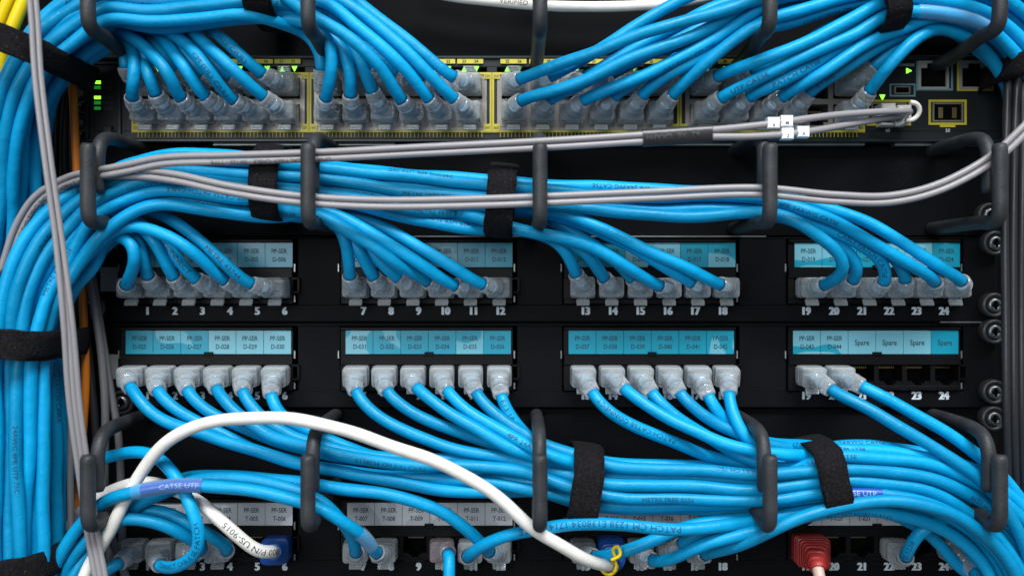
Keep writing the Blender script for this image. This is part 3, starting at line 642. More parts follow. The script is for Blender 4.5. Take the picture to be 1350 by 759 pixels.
# lower patch panel
L3 = 'of the lower patch panel'
cable('r3_1', (3, 1), [(166, 736, 24), (150, 747, 30), (125, 758, 34), (90, 790, 36)], 'blue cable leaving the first lower plug down to the bottom left corner')
cable('r3_2', (3, 2), [(207, 742, 22), (228, 748, 36), (256, 730, 44), (265, 700, 47), (256, 668, 46), (240, 635, 40), (215, 605, 36), (185, 595, 32), (150, 600, 28), (105, 618, 22), (70, 640, 16)], 'blue cable looping from the second lower plug up past the white cables')
cable('r3_3', (3, 3), [(271, 724, 24), (250, 708, 34), (215, 690, 40), (175, 682, 42), (145, 690, 40), (110, 722, 38), (80, 780, 36)], 'blue cable arching left from the third lower port, under the loop')
cable('r3_4', (3, 4), [(305, 725, 24), (262, 697, 34), (215, 675, 34), (175, 672, 34), (140, 690, 32), (108, 735, 30), (92, 790, 30)], 'blue cable arching left from the fourth lower port, just above its neighbour')
cable('r3_6', (3, 6), [(362, 724, 30), (345, 730, 38), (320, 712, 42), (285, 680, 42), (255, 655, 38), (220, 641, 32), (185, 637, 30), (145, 648, 30), (105, 672, 26), (75, 712, 22)], 'white cable with black printed text and a blue plug beside the sixth lower port', kind='white', r=3.0, plug='blue', group='white network cables')
cable('r3_8', (3, 8), [(497, 730, 26), (480, 708, 38), (455, 690, 44), (410, 666, 47), (340, 648, 48), (250, 638, 49), (190, 648, 49), (135, 674, 48), (92, 715, 46), (62, 765, 44), (50, 800, 44)], 'blue cable with a dark blue name sleeve, crossing the thick white cable')
cable('r3_7', (3, 7), [(470, 733, 24), (466, 712, 32), (445, 682, 38), (405, 654, 40), (340, 636, 40), (270, 630, 40), (220, 648, 40), (170, 668, 38), (120, 712, 36), (85, 775, 36)], 'blue cable ending at the leftmost plug of the second grey label strip')
cable('r3_12', (3, 12), [(648, 731, 24), (625, 705, 34), (570, 670, 40), (505, 649, 42), (430, 641, 40), (340, 630, 34), (260, 628, 30), (200, 650, 26), (150, 690, 24), (110, 770, 22)], 'blue cable sweeping down right over the second strip of grey labels')
cable('r3_11', (3, 11), [(614, 735, 26), (640, 716, 40), (685, 698, 47), (730, 691, 49), (790, 690, 50), (860, 698, 50), (930, 697, 48), (985, 690, 44), (1040, 676, 40), (1100, 664, 38), (1180, 668, 36), (1260, 700, 34), (1305, 745, 32), (1330, 820, 30)], 'blue cable printed with large upside-down numbers, crossing under the lower bundle')
cable('r3_10', (3, 10), [(592, 722, 24), (592, 745, 32), (592, 775, 33), (593, 820, 33)], 'blue cable with a pinkish plug hanging straight down at the bottom edge', plug='pink')
cable('r3_13', (3, 13), [(776, 733, 22), (800, 733, 32), (850, 715, 36), (905, 692, 36), (970, 676, 34), (1040, 668, 28), (1110, 660, 26), (1190, 672, 26), (1265, 712, 26), (1300, 770, 26)], 'dark blue cable passing behind the yellow tie and the white cable end')
cable('white', (3, 14), [(812, 741, 20), (795, 744, 34), (765, 731, 44), (720, 699, 49), (680, 665, 51), (610, 624, 52), (540, 594, 53), (455, 566, 54), (380, 553, 54), (310, 552, 53), (250, 565, 52), (203, 595, 50), (165, 643, 48), (135, 700, 48), (110, 752, 47), (95, 800, 46)], 'thick white network cable arching from the bottom left across to a yellow tie', kind='white', r=2.88, plug='blue', group='white network cables')
cable('r3_15', (3, 15), [(856, 739, 25), (882, 738, 34), (925, 715, 42), (965, 702, 44), (1020, 688, 42), (1090, 672, 40), (1170, 672, 38), (1250, 702, 36), (1300, 750, 34), (1320, 820, 32)], 'blue cable rising right from the plug just right of the yellow tie')
cable('r3_16', (3, 16), [(893, 722, 22), (905, 712, 27), (935, 695, 28), (985, 684, 26), (1050, 668, 24), (1130, 664, 22), (1210, 690, 22), (1280, 750, 22)], 'half hidden blue cable between the two bottom plugs right of the yellow tie')
cable('r3_17', (3, 17), [(925, 732, 25), (962, 718, 38), (1010, 692, 46), (1065, 674, 48), (1140, 660, 49), (1215, 665, 50), (1275, 688, 49), (1320, 725, 46), (1350, 790, 42)], 'blue cable arching in front of the lower bundle over the red plug')
cable('r3_19', (3, 19), [(1075, 738, 30), (1080, 756, 36), (1086, 790, 38)], 'beige cable with a big red ribbed plug at the bottom edge', kind='beige', r=2.7, plug='red', group='beige cables')
cable('r3_22', (3, 22), [(1193, 738, 25), (1203, 712, 34), (1225, 690, 36), (1258, 678, 34), (1300, 690, 28), (1340, 750, 24)], 'short blue cable hooking up from the clear plug right of the red plug')
cable('r3_24', (3, 24), [(1279, 748, 24), (1300, 768, 32), (1325, 800, 34)], 'blue cable leaving the last lower plug at the bottom right corner')

# other loose runs (no plug in view)
def run(cid, path, label, kind, r, name, cat, group=None): return cable(cid, None, path, label, kind, r, None, False, name, cat, group)
run('yel1', [(52, -40, 42), (32, 0, 42), (15, 40, 42), (2, 80, 40), (-15, 150, 38)], 'yellow cable in the top left corner, outer of the two', 'yellow', 3.0, 'yellow_cable', 'network cable', 'yellow cables')
run('yel2', [(32, -40, 40), (12, 0, 40), (-4, 40, 38), (-25, 90, 36)], 'yellow cable in the top left corner, nearest the frame edge', 'yellow', 3.0, 'yellow_cable', 'network cable', 'yellow cables')
run('wtop', [(540, -18, 14), (590, -5, 14), (650, 2, 14), (720, 8, 14), (810, 9, 14), (880, 5, 14), (950, -6, 14), (1010, -25, 14)], 'white network cable running along the top edge behind a ring', 'white', 2.6, 'white_cable', 'network cable', 'white network cables')
run('or', [(94, 60, 8), (96, 120, 10), (99, 180, 10), (103, 260, 8), (108, 330, 10), (110, 420, 12), (113, 500, 12), (107, 600, 10), (104, 700, 10), (107, 800, 10)], 'orange fibre cable hanging down the left rail behind the grey cables', 'orange', 2.0, 'fibre_cable', 'fibre cable', 'fibre cables')
for i, pth in enumerate([[(76, 95, 4), (72, 180, 2), (74, 280, -4), (95, 400, -6), (112, 520, -6)], [(88, 95, 0), (84, 180, 2), (88, 300, -6)], [(66, 100, -4), (62, 200, -4), (66, 320, -8)]]):
    run('bl%d' % i, pth, f'black cable hanging behind the blue cables left of the orange one, {ordn[i]} of three', 'black', 2.2, 'power_cable', 'cable', 'black cables on the left')
for i, pth in enumerate([[(112, 330, 14), (124, 400, 14), (134, 470, 14), (139, 540, 14), (138, 620, 12), (142, 700, 10), (152, 800, 10)], [(118, 350, 10), (132, 430, 10), (145, 510, 10), (156, 570, 10), (160, 640, 6), (165, 800, 6)],
                         [(112, 400, 8), (118, 480, 8), (126, 560, 8), (130, 700, 8), (136, 800, 8)], [(120, 640, 20), (150, 700, 16), (172, 759, 14), (178, 800, 12)]]):
    run('bm%d' % i, pth, f'dark grey cable right of the orange fibre cable, {ordn[i]} of four', 'dgrey' if i != 2 else 'black', 1.9, 'power_cable', 'cable', 'dark cables beside the left rail')
for i, x in enumerate([1328, 1338, 1347, 1356]):
    run('br%d' % i, [(x+2, 60, 24), (x+1, 130, 26), (x, 250, 28+i), (x-1, 400, 28), (x, 560, 28), (x+4, 700, 14), (x+8, 800, 8)], f'black cable running down the right edge, {ordn[i]} from the left', 'black', 1.9, 'power_cable', 'cable', 'black cables down the right edge')

# ------------------------------------------------------------------ relax the cables apart
STEP = 5.0
for c in CAB:
    c['p'] = spline(c['cp'], STEP)
def fpts(path): return spline([P(*q) for q in path], STEP)
FIB = dict(
    f1=[(938, 176, 55), (850, 182, 55), (720, 190, 55), (560, 198, 55), (420, 205, 55), (300, 209, 55), (215, 212, 54), (165, 222, 53), (128, 229, 52), (90, 238, 50), (50, 262, 48), (25, 300, 46), (5, 360, 44)],
    f2=[(1385, 135, 55), (1350, 172, 55), (1310, 208, 54), (1240, 246, 54), (1175, 262, 54), (1100, 261, 55), (1000, 252, 55), (860, 257, 55), (720, 263, 55), (640, 266, 55), (500, 268, 55), (390, 262, 55), (300, 249, 55), (230, 234, 53), (175, 228, 50), (128, 230, 46), (96, 240, 34), (70, 262, 22), (50, 300, 10)],
    v=[(40, -30, 66), (45, 20, 66), (50, 100, 66), (63, 210, 66), (78, 320, 64), (90, 430, 62), (98, 530, 58), (110, 620, 54), (123, 710, 50), (134, 770, 50), (140, 820, 50)],
    v2=[(84, 300, 30), (88, 420, 30), (94, 520, 34), (93, 640, 34), (96, 760, 34), (96, 820, 34)])
obs = []
for k_, pth in FIB.items():
    p = fpts(pth); obs.append((p, 3.2 if k_ != 'v' else 4.2))
for rp in RINGS: obs.append((resample(rp, 4), 3.6))
X0 = []; R = []; CI = []; PIN = []; SEG = []
o = 0
for ci, c in enumerate(CAB):
    p = c['p']; n = len(p); s = np.arange(n)*np.linalg.norm(p[1]-p[0])
    X0.append(p); rr = np.full(n, c['r']); pin = np.zeros(n)
    if c['port'] is not None:
        rr[s < 16] = 5.4; pin[s < 22] = 1
        pin[(s >= 22) & (s < 40)] = .6
    R.append(rr); CI.append(np.full(n, ci)); PIN.append(pin); SEG.append((o, o+n)); o += n
nC = o
for j, (p, r) in enumerate(obs):
    X0.append(p); R.append(np.full(len(p), r)); CI.append(np.full(len(p), 1000+j)); PIN.append(np.ones(len(p)))
X0 = np.vstack(X0); R = np.concatenate(R); CI = np.concatenate(CI); PIN = np.concatenate(PIN); free = 1-PIN
ZMAX = np.array([46.0 if (CAB[CI[i]]['id'][0] == 's' or CAB[CI[i]]['id'][:2] in ('r1', 'r2')) and -205 < X0[i][0] < 225 else 56.0 for i in range(nC)])
X = X0.copy(); X[:nC] += rng.normal(0, .05, (nC, 3))*free[:nC, None]
for outer in range(9):
    kd = kdtree.KDTree(len(X))
    for i in range(len(X)): kd.insert(X[i], i)
    kd.balance(); I = []; J = []
    for i in range(nC):
        for (_, j, dd) in kd.find_range(X[i], 13.0):
            if CI[j] != CI[i] and (j > i): I.append(i); J.append(j)
    I = np.array(I); J = np.array(J)
    for it in range(9):
        d = X[J]-X[I]; L = np.linalg.norm(d, axis=1)+1e-6; mn = (R[I]+R[J])*.985; ov = np.clip(mn-L, 0, 3)
        wI, wJ = free[I], free[J]; ws = wI+wJ+1e-6
        push = d/L[:, None]*ov[:, None]*.42
        push[:, :2] *= .8
        dX = np.zeros_like(X); cnt = np.zeros(len(X))
        np.add.at(dX, I, -push*(wI/ws)[:, None]); np.add.at(dX, J, push*(wJ/ws)[:, None])
        np.add.at(cnt, I, (ov > 0)*1.0); np.add.at(cnt, J, (ov > 0)*1.0)
        X += dX/np.maximum(1, cnt*.45)[:, None]
        E = X-X0
        E[:, :2] *= .985
        for (a, b_) in SEG:                       # keep the displacement smooth along each cable
            e = E[a:b_]; q = e.copy(); q[1:-1] = .25*e[:-2]+.5*e[1:-1]+.25*e[2:]; E[a:b_] = q*free[a:b_, None]+e*PIN[a:b_, None]*0
        X = X0+E; X[:nC, 2] = np.where(free[:nC] > 0, np.clip(X[:nC, 2], -16, ZMAX), X[:nC, 2])
for c, (a, b_) in zip(CAB, SEG): c['p'] = X[a:b_]

# ------------------------------------------------------------------ build cables
def sweep(mb, pts, ss, aa, bb, nn, N0=20, mat=0, capend=True, sm=False):
    """cross-section of half-widths aa, bb and squareness nn along pts (resampled at ss)"""
    s = np.r_[0, np.cumsum(np.linalg.norm(np.diff(pts, axis=0), axis=1))]
    q = np.stack([np.interp(ss, s, pts[:, k]) for k in range(3)], 1)
    T, N, B = frames(q); th = np.linspace(0, 2*np.pi, N0, endpoint=False)+np.pi/N0; vs = []
    for k in range(len(q)):
        c_, s_ = np.cos(th), np.sin(th); e = 2.0/nn[k]
        x = np.sign(c_)*np.abs(c_)**e*aa[k]; y = np.sign(s_)*np.abs(s_)**e*bb[k]
        vs.append(q[k]+x[:, None]*N[k]+y[:, None]*B[k])
    vs = np.vstack(vs); m = len(q)
    fs = [(k*N0+i, k*N0+(i+1) % N0, (k+1)*N0+(i+1) % N0, (k+1)*N0+i) for k in range(m-1) for i in range(N0)]
    if capend: fs += [tuple(range(N0))[::-1], tuple(range((m-1)*N0, m*N0))]
    mb.add(vs, fs, mat, sm)
def prof(keys, ds=.45):
    ks = np.array(keys, float); ss = np.arange(ks[0, 0], ks[-1, 0]+1e-6, ds)
    return [ss]+[np.interp(ss, ks[:, 0], ks[:, j]) for j in (1, 2, 3)]
def add_plug(root, c, pts):
    kind = c['plug']; p0 = PORTS[c['port']]; fine = resample(pts, 1.0)
    if kind in ('clear', 'pink'):
        # hard clear plug body inside, frosted ribbed boot outside
        mb_ = MB(); ss, a, b_, n = prof([(-.0, 5.6, 4.3, 7), (7.5, 5.6, 4.3, 7), (9, 5.1, 3.9, 6)], .9)
        sweep(mb_, fine, ss, a, b_, n); mb_.build('plug_body', M['clear'] if kind == 'clear' else M['pinkplug'], root)
        ss, a, b_, n = prof([(2.5, 6.0, 4.9, 9), (3.2, 6.15, 5.1, 9), (6.5, 6.15, 5.1, 9), (6.9, 5.8, 4.8, 8), (7.4, 6.1, 5.1, 8), (12.0, 6.1, 5.0, 7), (13.2, 5.2, 4.5, 4), (14.2, 4.7, 4.3, 2.6), (17.0, 4.8, 4.5, 2), (17.5, 4.0, 4.0, 2), (18.2, 4.5, 4.5, 2), (20.6, 4.4, 4.4, 2), (21.1, 3.8, 3.8, 2), (21.8, 4.2, 4.2, 2), (24.8, 4.0, 4.0, 2), (25.4, 3.2, 3.2, 2)], .4)
        mb_ = MB(); sweep(mb_, fine, ss, a, b_, n, 24, capend=False); mb_.build('plug_boot', M['boot'] if kind == 'clear' else M['pinkplug'], root)
        ss, a, b_, n = prof([(3, 4.3, 1.0, 4), (9, 4.2, 1.1, 4), (13, 2.6, 2.2, 2.2), (18, 2.5, 2.5, 2)], .9)
        mb_ = MB(); sweep(mb_, fine, ss, a, b_, n, 12); mb_.build('wire_core', M['wires'], root)
        gm = MB()
        for k in range(8): gm.box(p0[0]-3.6+k*1.02-.2, p0[0]-3.6+k*1.02+.2, p0[1]+(3.0 if not c['up'] else -3.9), p0[1]+(3.9 if not c['up'] else -3.0), 1, 6.5)
        gm.build('contact_blades', M['contact'], root)
        # latch
        s = 1 if c['up'] else -1; lm = MB(); x, y, z = p0
        lm_ = []
        tilt = np.clip((pts[min(5, len(pts)-1)][0]-x)*.10, -1.6, 1.6)
        def quad(ya, za, yb, zb, wa, wb, th=.75, dx0=0, dx1=0):
            v = [(x-wa+dx0, y+s*ya, za), (x+wa+dx0, y+s*ya, za), (x+wb+dx1, y+s*yb, zb), (x-wb+dx1, y+s*yb, zb)]
            v2 = [(p[0], p[1]+s*th*.5, p[2]-th) for p in v]
            lm.add(v+v2, [(0, 1, 2, 3), (7, 6, 5, 4), (0, 4, 5, 1), (1, 5, 6, 2), (2, 6, 7, 3), (3, 7, 4, 0)])
        quad(4.4, 6.0, 5.6, 9.6, 1.7, 1.9, dx1=tilt*.4); quad(5.6, 9.6, 7.0, 10.6, 3.1, 3.3, dx0=tilt*.4, dx1=tilt*.8); quad(7.0, 10.6, 8.5, 11.6, 3.3, 3.1, dx0=tilt*.8, dx1=tilt*1.3)
        for k in range(3):
            yy = 6.5+k*.85; zz = 10.6+k*.45
            lm.box(x-2.6+tilt, x+2.6+tilt, y+s*yy-.15, y+s*yy+.15, zz-.2, zz+.3)
        if c['port'][0] != 3 or c['port'][1] in (4, 5, 7, 8, 11, 12, 13, 15, 16, 17, 22) or True:
            lm.build('plug_latch', M['latch'], root)
    else:
        m_ = M['blueboot'] if kind == 'blue' else M['redboot']
        if kind == 'blue':
            ks = [(0, 6.0, 5.0, 6), (1, 6.7, 6.2, 6), (9, 6.9, 6.4, 5), (12, 6.4, 5.8, 4), (18, 5.0, 4.8, 2.5), (22, 4.0, 4.0, 2), (26, 3.7, 3.7, 2)]
            ss, a, b_, n = prof(ks); rib = np.where((ss > 9) & (ss < 25), .22*np.sign(np.sin(ss*2*np.pi/2.0)), 0)
        else:
            ks = [(0, 6.4, 5.4, 8), (1, 8.0, 7.0, 9), (12, 8.0, 7.2, 9), (17, 6.9, 6.6, 6), (23, 5.4, 5.6, 4), (29, 4.2, 4.4, 2.6), (33, 3.6, 3.7, 2)]
            ss, a, b_, n = prof(ks, .4); rib = np.where((ss > 4) & (ss < 31), -.6*(np.cos(ss*2*np.pi/3.4) > .2), 0)
        mb_ = MB(); sweep(mb_, fine, ss, a+rib, b_+rib, n, 24); mb_.build('plug_boot', m_, root)
def view_frame(pts):
    T = np.gradient(pts, axis=0); T /= np.linalg.norm(T, axis=1)[:, None]+1e-9
    C_ = np.array([0, 0, D]); V = C_-pts; V = V-T*np.sum(V*T, 1)[:, None]; V /= np.linalg.norm(V, axis=1)[:, None]+1e-9
    return T, V, np.cross(V, T)
def cable_text(root, pts, r, txt, s0, h=2.6, ang=0.0, flip=False, mat_='print_', sx=1.15, lift=.11, name='printed_text'):
    vs, fs, wd = bent_text_geo(txt)
    s = np.r_[0, np.cumsum(np.linalg.norm(np.diff(pts, axis=0), axis=1))]
    T, V, U = view_frame(pts)
    x = vs[:, 0]*h*sx; y = vs[:, 1]*h
    if flip: x = x.max()-x; y = -y
    ok = s0+x.max() < s[-1]-2
    t = np.clip(s0+x, 0, s[-1]-1)
    q = np.stack([np.interp(t, s, pts[:, k]) for k in range(3)], 1); v_ = np.stack([np.interp(t, s, V[:, k]) for k in range(3)], 1); u_ = np.stack([np.interp(t, s, U[:, k]) for k in range(3)], 1)
    th = y/r+ang; w_ = q+(r+lift)*(np.cos(th)[:, None]*v_+np.sin(th)[:, None]*u_)
    m = MB(); m.add(w_, fs); return m.build(name, M[mat_], root)
FULL = ['NETCONNECT CAT5E PATCH CABLE', '1714 E138034 CM 1238', '(UL) C(UL) CM 75C', '24AWG 4PR UTP 75C', 'METRE FREE 0256', 'CAT5E PATCH CABLE UTP', 'E138034 CM (UL) C(UL)', '4PR 24AWG CAT5E']
TXT = {  # id: (text, start mm, angle, flip)
 'r1_6': ('METRE 43744', 32, .1, True), 'r1_21': ('CABLE PATCH CAT5E', 30, .1, True), 'r1_4': ('CONNECT', 30, 0, True), 's012': None,
 's014': ('CM (UL) C(UL)', 30, .2, True), 's005': ('FREE C(UL)', 34, .2, True), 's310': ('UTP CAT5E', 32, 0, False), 's311': ('PATCH CAT5E', 38, 0, False), 's313': ('E1380', 30, 0, False),
 'r2_13': ('PATCH CAT5E CONNECT', 30, .1, True), 'r2_12': ('E13 14 AWG', 28, 0, False), 'r2_10': ('4PR 24AWG', 62, 0, False), 'r2_19': None,
 'r3_2': ('CONNECT CABLE SE PATCH', 30, .2, False), 'r3_22': ('D 1238', 28, 0, False), 'r3_24': ('CM', 28, 0, False)}
REV = {'r2_13', 'r1_21'}
for ci, c in enumerate(CAB):
    pts = smooth(c['p'], 2, 3); pts = spline(pts, 2.2)
    if c['kind'] in ('blue', 'white') and c['id'] != 'wtop':
        sg = np.arange(len(pts))*2.2; env = np.clip((sg-30)/30, 0, 1) if c['port'] is not None else 1.0
        for ax in range(2): pts[:, ax] += env*(.32*np.sin(sg/11.0+ci*1.7+ax)+.45*np.sin(sg/27.0+ci*2.9+ax*2)+.14*np.sin(sg/5.3+ci+ax))
    root = thing(c['name'], pts[0], c['label'], c['cat'], c['group'])
    n = len(pts); s = np.arange(n)*2.2
    rr = c['r']*(1+.012*np.sin(s/4.3+ci)+.01*np.sin(s/9.1+ci*2.1)) if c['kind'] in ('blue', 'white') else np.full(n, c['r'])
    k0 = 0 if c['port'] is None else (11 if c['plug'] in ('clear', 'pink') else 2)
    mb_ = MB(); tube(mb_, pts[k0:], rr[k0:], 14); mb_.build('jacket', M[c['kind']], root)
    c['fine'] = pts; c['root'] = root
    if c['plug']: add_plug(root, c, pts)
    L_ = n*2.2
    if c['kind'] == 'blue':
        tspec = TXT.get(c['id'], 0)
        if tspec == 0:
            rnd = random.Random(ci*31+5)
            if rnd.random() < (.42 if c['id'][:2] != 'r1' else .75) and L_ > 140 and c['id'] != 'r3_11':
                pos = rnd.uniform(60, min(L_*.5, 260))
                while pos < L_-75:
                    cable_text(root, pts, c['r'], rnd.choice(FULL), pos, 1.95, rnd.uniform(-.9, .9), rnd.random() < .5)
                    pos += rnd.uniform(100, 190)
        elif tspec:
            cable_text(root, pts, c['r'], tspec[0], tspec[1], 2.15, tspec[2], tspec[3])
byid = {c['id']: c for c in CAB}
def wrap(c, x_px, length, matn, txt=None, tmat='swhite', name='sleeve', extra=.25, flip=False, text_h=3.0, ang=0.0):
    pts = c['fine']; i = np.argmin(np.abs(675+pts[:, 0]/S/((D-pts[:, 2])/D)-x_px[0])+np.abs(379.5-pts[:, 1]/S/((D-pts[:, 2])/D)-x_px[1]))
    k = int(length/2.2/2); seg = pts[max(0, i-k):i+k+1]
    m = MB(); tube(m, seg, c['r']+extra, 14, cap=False); o_ = m.build(name, M[matn], c['root'])
    if txt: cable_text(o_, seg, c['r']+extra, txt, 1.0, text_h, ang, flip, tmat, 1.1)
c = byid['r3_8']; wrap(c, (228, 641), 27, 'sblue', 'CAT5E UTP', flip=True, text_h=2.2, tmat='inkpale'); wrap(c, (482, 712), 16, 'sleeve', name='tag_window', extra=.5)
wrap(c, (222, 643), 34, 'sleeve', name='clear_sleeve', extra=.45)
c = byid['s111']; wrap(c, (172, 16), 30, 'sblue', 'CAT5E UTP', flip=True, text_h=2.2, tmat='inkpale'); wrap(c, (155, 20), 60, 'sleeve', name='clear_sleeve', extra=.45)
def front_at(pre, qx, qy):
    best = None
    for cc in CAB:
        if cc['id'].startswith(pre):
            p_ = cc['fine']; dx = 675+p_[:, 0]/S/((D-p_[:, 2])/D)-qx; dy = 379.5-p_[:, 1]/S/((D-p_[:, 2])/D)-qy
            j = int(np.argmin(dx*dx+dy*dy))
            if dx[j]**2+dy[j]**2 < 64 and (best is None or p_[j, 2] > best[0]): best = (p_[j, 2], cc)
    return best[1] if best else byid['r2_2']
c = front_at('r2_', 1130, 655); wrap(c, (1130, 655), 26, 'sblue', 'CAT5E UTP', flip=False, text_h=2.2, tmat='inkpale')
c = byid['s310']; wrap(c, (1262, 20), 40, 'sleeve', name='clear_sleeve', extra=.4)
# printing on the white cable and on the long numbered cable
c = byid['r3_6']; cable_text(c['root'], c['fine'], c['r'], '3800 P/N US-9015', 28, 2.6, .1, False, 'ink')
c = byid['r3_11']; cable_text(c['root'], c['fine'], c['r'], 'PATCH CM 1238 E138034 1714 CABLE', 62, 2.7, 0, True, 'print_')
c = byid['wtop']; cable_text(c['root'], c['fine'], c['r'], 'VERIFIED', 45, 2.2, .3, False, 'printg')
# yellow tie at the end of the white cable
cw = byid['white']; pts = cw['fine']; px = 675+pts[:, 0]/S/((D-pts[:, 2])/D); i = int(np.argmax(px > 790)) if np.any(px > 790) else 10
i = int(np.argmin(np.abs(px-803)+np.abs(np.arange(len(px))-11)*.5)); T_, V_, U_ = view_frame(pts)
tie = thing('cable_tie', pts[i], 'yellow wire tie twisted round the end of the white cable', 'cable tie')
m = MB(); th = np.linspace(0, 2*np.pi*1.15, 34); loop = [pts[i]+T_[i]*(k*.03-.4)+4.3*(math.cos(a)*V_[i]+math.sin(a)*U_[i]) for k, a in enumerate(th)]
tube(m, loop, .75, 10); e0 = P(806, 738, 40); tube(m, spline([e0, e0+np.array([4, 3, 1]), e0+np.array([3, 6.5, 0]), e0+np.array([1, 5, -1]), e0+np.array([2, 1, -2])], 1), .8, 10)
m.build('wire', M['yellow'], tie)

# ------------------------------------------------------------------ grey fibre cables (paired strands)
def fibre(key, label, gap, r, matn='grey', n=2, txt=None):
    p = spline([P(*q) for q in FIB[key]], 2.2); T, V, U = view_frame(p)
    Usm = U.copy(); root = thing('fibre_cable', p[0], label, 'fibre cable', 'fibre cables')
    sgn = np.sign(Usm[:, 1]); sgn[sgn == 0] = 1
    s = np.arange(len(p))*2.2; out = []
    for k in range(n):
        off = (k-(n-1)/2)*2*gap; q = p
        if n == 3:
            f_ = np.clip((s-110)/60, 0, 1)[:, None]; off = (np.array([-1., 0, 1][k])*(gap*(1+.7*f_)))*1.0; q = p-(V*(1-f_)*2.6 if k == 1 else 0)
        q = q+Usm*off+V*(.5*np.sin(s/60+k*2))[:, None]*.5
        mm = MB(); tube(mm, q, r, 12); mm.build('strand', M[matn], root); out.append(q)
    return root, out, p
f1, q1, pc = fibre('f1', 'grey twin fibre cable running under the switch ports, printed along its lower strand', 1.5, 1.48)
for k, tx in enumerate(['LINK OPTICAL FIBER CABLE - 50/125 - TYPE', 'OFNR 2 FIBER OPTICAL CABLE OM3 (UL) 50/125']):
    cable_text(f1, q1[1] if q1[1][60][1] < q1[0][60][1] else q1[0], 1.6, tx, 170+k*108, 1.7, .2, False, 'printg')
f2, q2, _ = fibre('f2', 'grey twin fibre cable sagging across the middle bundle and rising at the right edge', 1.55, 1.5)
f3, q3, _ = fibre('v', 'grey three strand cable run hanging down the left side in front of the blue trunk', 1.2, 1.22, n=3)
f4, q4, _ = fibre('v2', 'single grey cable strand between the left trunk and the three strand run', 1.6, 1.6, 'dgrey', 1)
# the two legs of the upper fibre, sleeve, clips, connectors
e0, e1 = q1[0][0], q1[1][0]; hi, lo = (e0, e1) if e0[1] > e1[1] else (e1, e0)
la = spline([hi, P(975, 168, 53), P(1018, 163, 51), P(1060, 157, 48), P(1110, 151, 42), P(1170, 147, 35), P(1199, 147, 26), P(1188, 150, 12), P(1172, 150, 4)], 1.6)
lb = spline([lo, P(990, 180, 53), P(1038, 177, 50), P(1075, 172, 46), P(1120, 164, 38), P(1160, 157, 32), P(1186, 153, 24), P(1180, 156, 12), P(1160, 154, 4)], 1.6)
for q in (la, lb):
    m = MB(); tube(m, q, 1.6, 12); st_ = m.build('strand', M['grey'], f1)
for (px_, py_, z_, r_) in ((1200, 147, 26, 4.4), (1185, 154, 22, 3.6)):
    m = MB(); cpt = P(px_, py_, z_)
    arc = [cpt+np.array([math.cos(a)*r_, math.sin(a)*r_*.9, 1.5*math.sin(a)]) for a in np.linspace(-1.9, 1.7, 18)]
    tube(m, arc, 1.15, 10); m.build('bend_guide', M['conn'], f1)
m = MB(); a = F(1150, 163); m.box(a[0], a[0]+7, a[1], a[1]+8, ZS+.3, 12, 0, .6); m.box(a[0]+7.6, a[0]+14.6, a[1]-1, a[1]+7, ZS+.3, 12.4, 0, .6)
m.box(a[0]+1, a[0]+14, a[1]-2.4, a[1]-1.2, ZS+.3, 9, 0, .3); m.build('connector', M['conn'], f1)
m = MB(); i = np.argmin(abs(675+pc[:, 0]/S/((D-pc[:, 2])/D)-909)); seg = pc[max(0, i-11):i+11]; T, V, U = view_frame(seg)
ss = np.arange(len(seg))*2.2
th = np.linspace(0, 2*np.pi, 16, endpoint=False); vs = []
for k in range(len(seg)): vs += [seg[k]+U[k]*math.sin(a)*4.0+V[k]*math.cos(a)*2.4 for a in th]
m.add(vs, [(k*16+i2, k*16+(i2+1) % 16, (k+1)*16+(i2+1) % 16, (k+1)*16+i2) for k in range(len(seg)-1) for i2 in range(16)], 0, True)
so = m.build('shrink_tube', M['tubing'], f1); cable_text(so, seg, 2.9, '62  XE  GRAPH-1', 6, 2.2, 0, False, 'dim_ink')
def on(q, pxx): return int(np.argmin(abs(675+q[:, 0]/S/((D-q[:, 2])/D)-pxx)))
top_, bot_ = la, lb
for q, pxx, ch in ((top_, 1018, '6'), (top_, 1037, 'M'), (bot_, 1039, '2'), (bot_, 1058, 'X')):
    i = on(q, pxx); cc = q[i]; m = MB(); m.box(cc[0]-2.7, cc[0]+2.7, cc[1]-2.5, cc[1]+2.5, cc[2]-2.2, cc[2]+2.3, 0, .5)
    flat_text(m, ch, cc[0], cc[1]-1.0, cc[2]+2.34, 1.4, 1, 1, 1)
    tag(m.build('cable_clip', [M['swhite'], M['ink']]), {1018: 'white snap-on marker on the upper fibre strand, left one', 1037: 'white snap-on marker on the upper fibre strand, right one', 1039: 'white snap-on marker on the lower fibre strand, left one', 1058: 'white snap-on marker on the lower fibre strand, right one'}[pxx], 'cable marker', 'white cable markers')

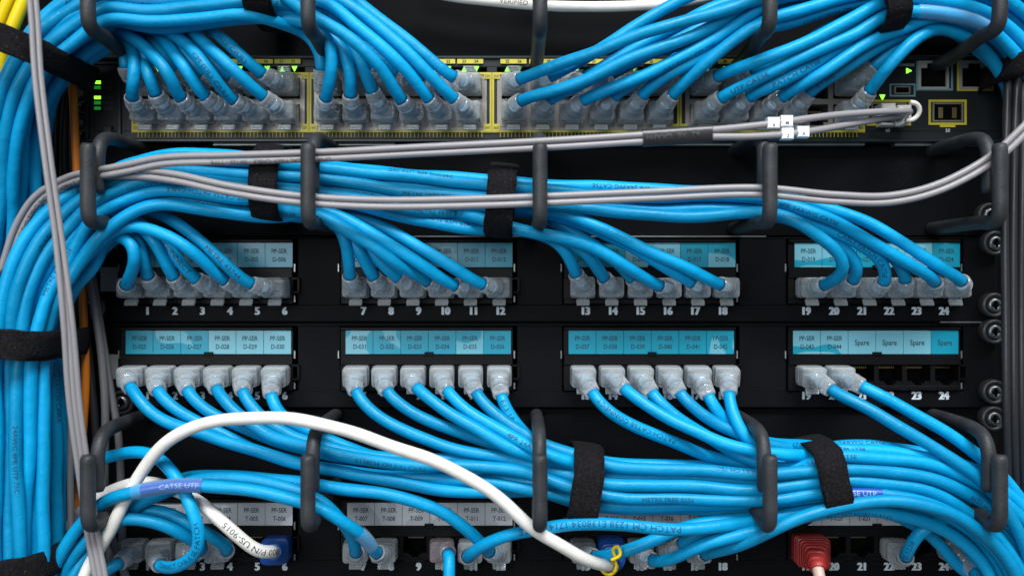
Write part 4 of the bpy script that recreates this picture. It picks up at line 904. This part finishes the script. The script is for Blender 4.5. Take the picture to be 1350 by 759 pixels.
# ------------------------------------------------------------------ hook-and-loop straps
def strap(a, b, wpx, zc, hz, label, sq=3.2):
    A = P(a[0], a[1], zc); Bp = P(b[0], b[1], zc); C_ = (A+Bp)/2; H = (A-Bp)/2; hl = np.linalg.norm(H); h = H/hl
    W = np.cross(h, np.array([0, 0, 1.])); W /= np.linalg.norm(W); wd = wpx*S*.9/2
    t = thing('strap', C_, label, 'cable strap', 'black hook-and-loop straps'); m = MB(); n = 72; vs = []; fs = []
    for k in range(n):
        th = 2*np.pi*k/n; e = 2/sq; c_, s_ = math.cos(th), math.sin(th)
        x = math.copysign(abs(c_)**e, c_); y = math.copysign(abs(s_)**e, s_)
        wob = .25*math.sin(th*5+a[0])+.15*math.sin(th*11)
        for (du, dr) in ((-1, 0), (-1, 1.3), (-.5, 1.65), (.5, 1.65), (1, 1.3), (1, 0)):
            vs.append(C_+h*x*(hl+dr)+np.array([0, 0, 1.])*y*(hz+dr)+W*(du*wd+wob*abs(du)))
    for k in range(n):
        for j in range(6): fs.append((k*6+j, k*6+(j+1) % 6, ((k+1) % n)*6+(j+1) % 6, ((k+1) % n)*6+j))
    m.add(vs, fs, 0, True); m.build('band', M['velcro'], t)
    m = MB(); ov = C_+h*(-hl*.1)+np.array([0, 0, hz+1.7]); q = []
    for k in range(12):
        f = k/11; q.append((ov+h*(-hl*.8)*f*1.0, -.9*f*f*0))
    vs = []; fs = []
    for k, (c0, dz) in enumerate(q):
        y = min(.98, abs(.1+.72*(k/11)));  zz = zc+(hz+1.75)*(1-y**sq)**(1/sq)+.2
        base = C_-h*hl*y
        for (du, dr) in ((-1, 0), (-.96, .9), (.96, .9), (1, 0)): vs.append(np.array([base[0], base[1], 0])+W*du*wd*.97+np.array([0, 0, zz+dr]))
    for k in range(11):
        for j in range(3): fs.append((k*4+j, k*4+j+1, (k+1)*4+j+1, (k+1)*4+j))
    fs += [(0, 1, 2, 3)]
    m.add(vs, fs, 0, False); m.build('overlap', M['velcro'], t)
strap((368, 198), (362, 290), 37, 28, 22.5, 'black strap round the middle bundle, beside the left ring')
strap((665, 222), (657, 309), 38, 28, 22.5, 'black strap round the middle bundle left of the centre ring')
strap((357, -36), (355, 30), 38, 29, 22, 'black strap round the top bundle left of the second ring')
strap((1148, -24), (1164, 46), 34, 30, 21, 'black strap slanting round the bundle at the top right')
strap((-4, 50), (98, 93), 34, 36, 31, 'black strap slanting across the top left trunk')
strap((-14, 441), (90, 452), 38, 34, 31, 'black strap round the left trunk halfway down')
strap((-14, 737), (88, 728), 38, 34, 30, 'black strap round the left trunk at the bottom edge')
strap((774, 590), (762, 682), 40, 28, 21, 'black strap round the lower bundle right of the centre ring')
strap((1072, 582), (1088, 666), 38, 30, 21, 'black strap round the lower bundle above the red plug')
strap((1316, 96), (1372, 108), 34, 20, 22, 'black strap round the cables at the top right corner')
strap((1048, 682), (1052, 690), 40, 8, 4, 'black strap tail lying on the grey labels above the red plug')

for o in bpy.data.objects:
    if '_o' in o.keys(): del o['_o']
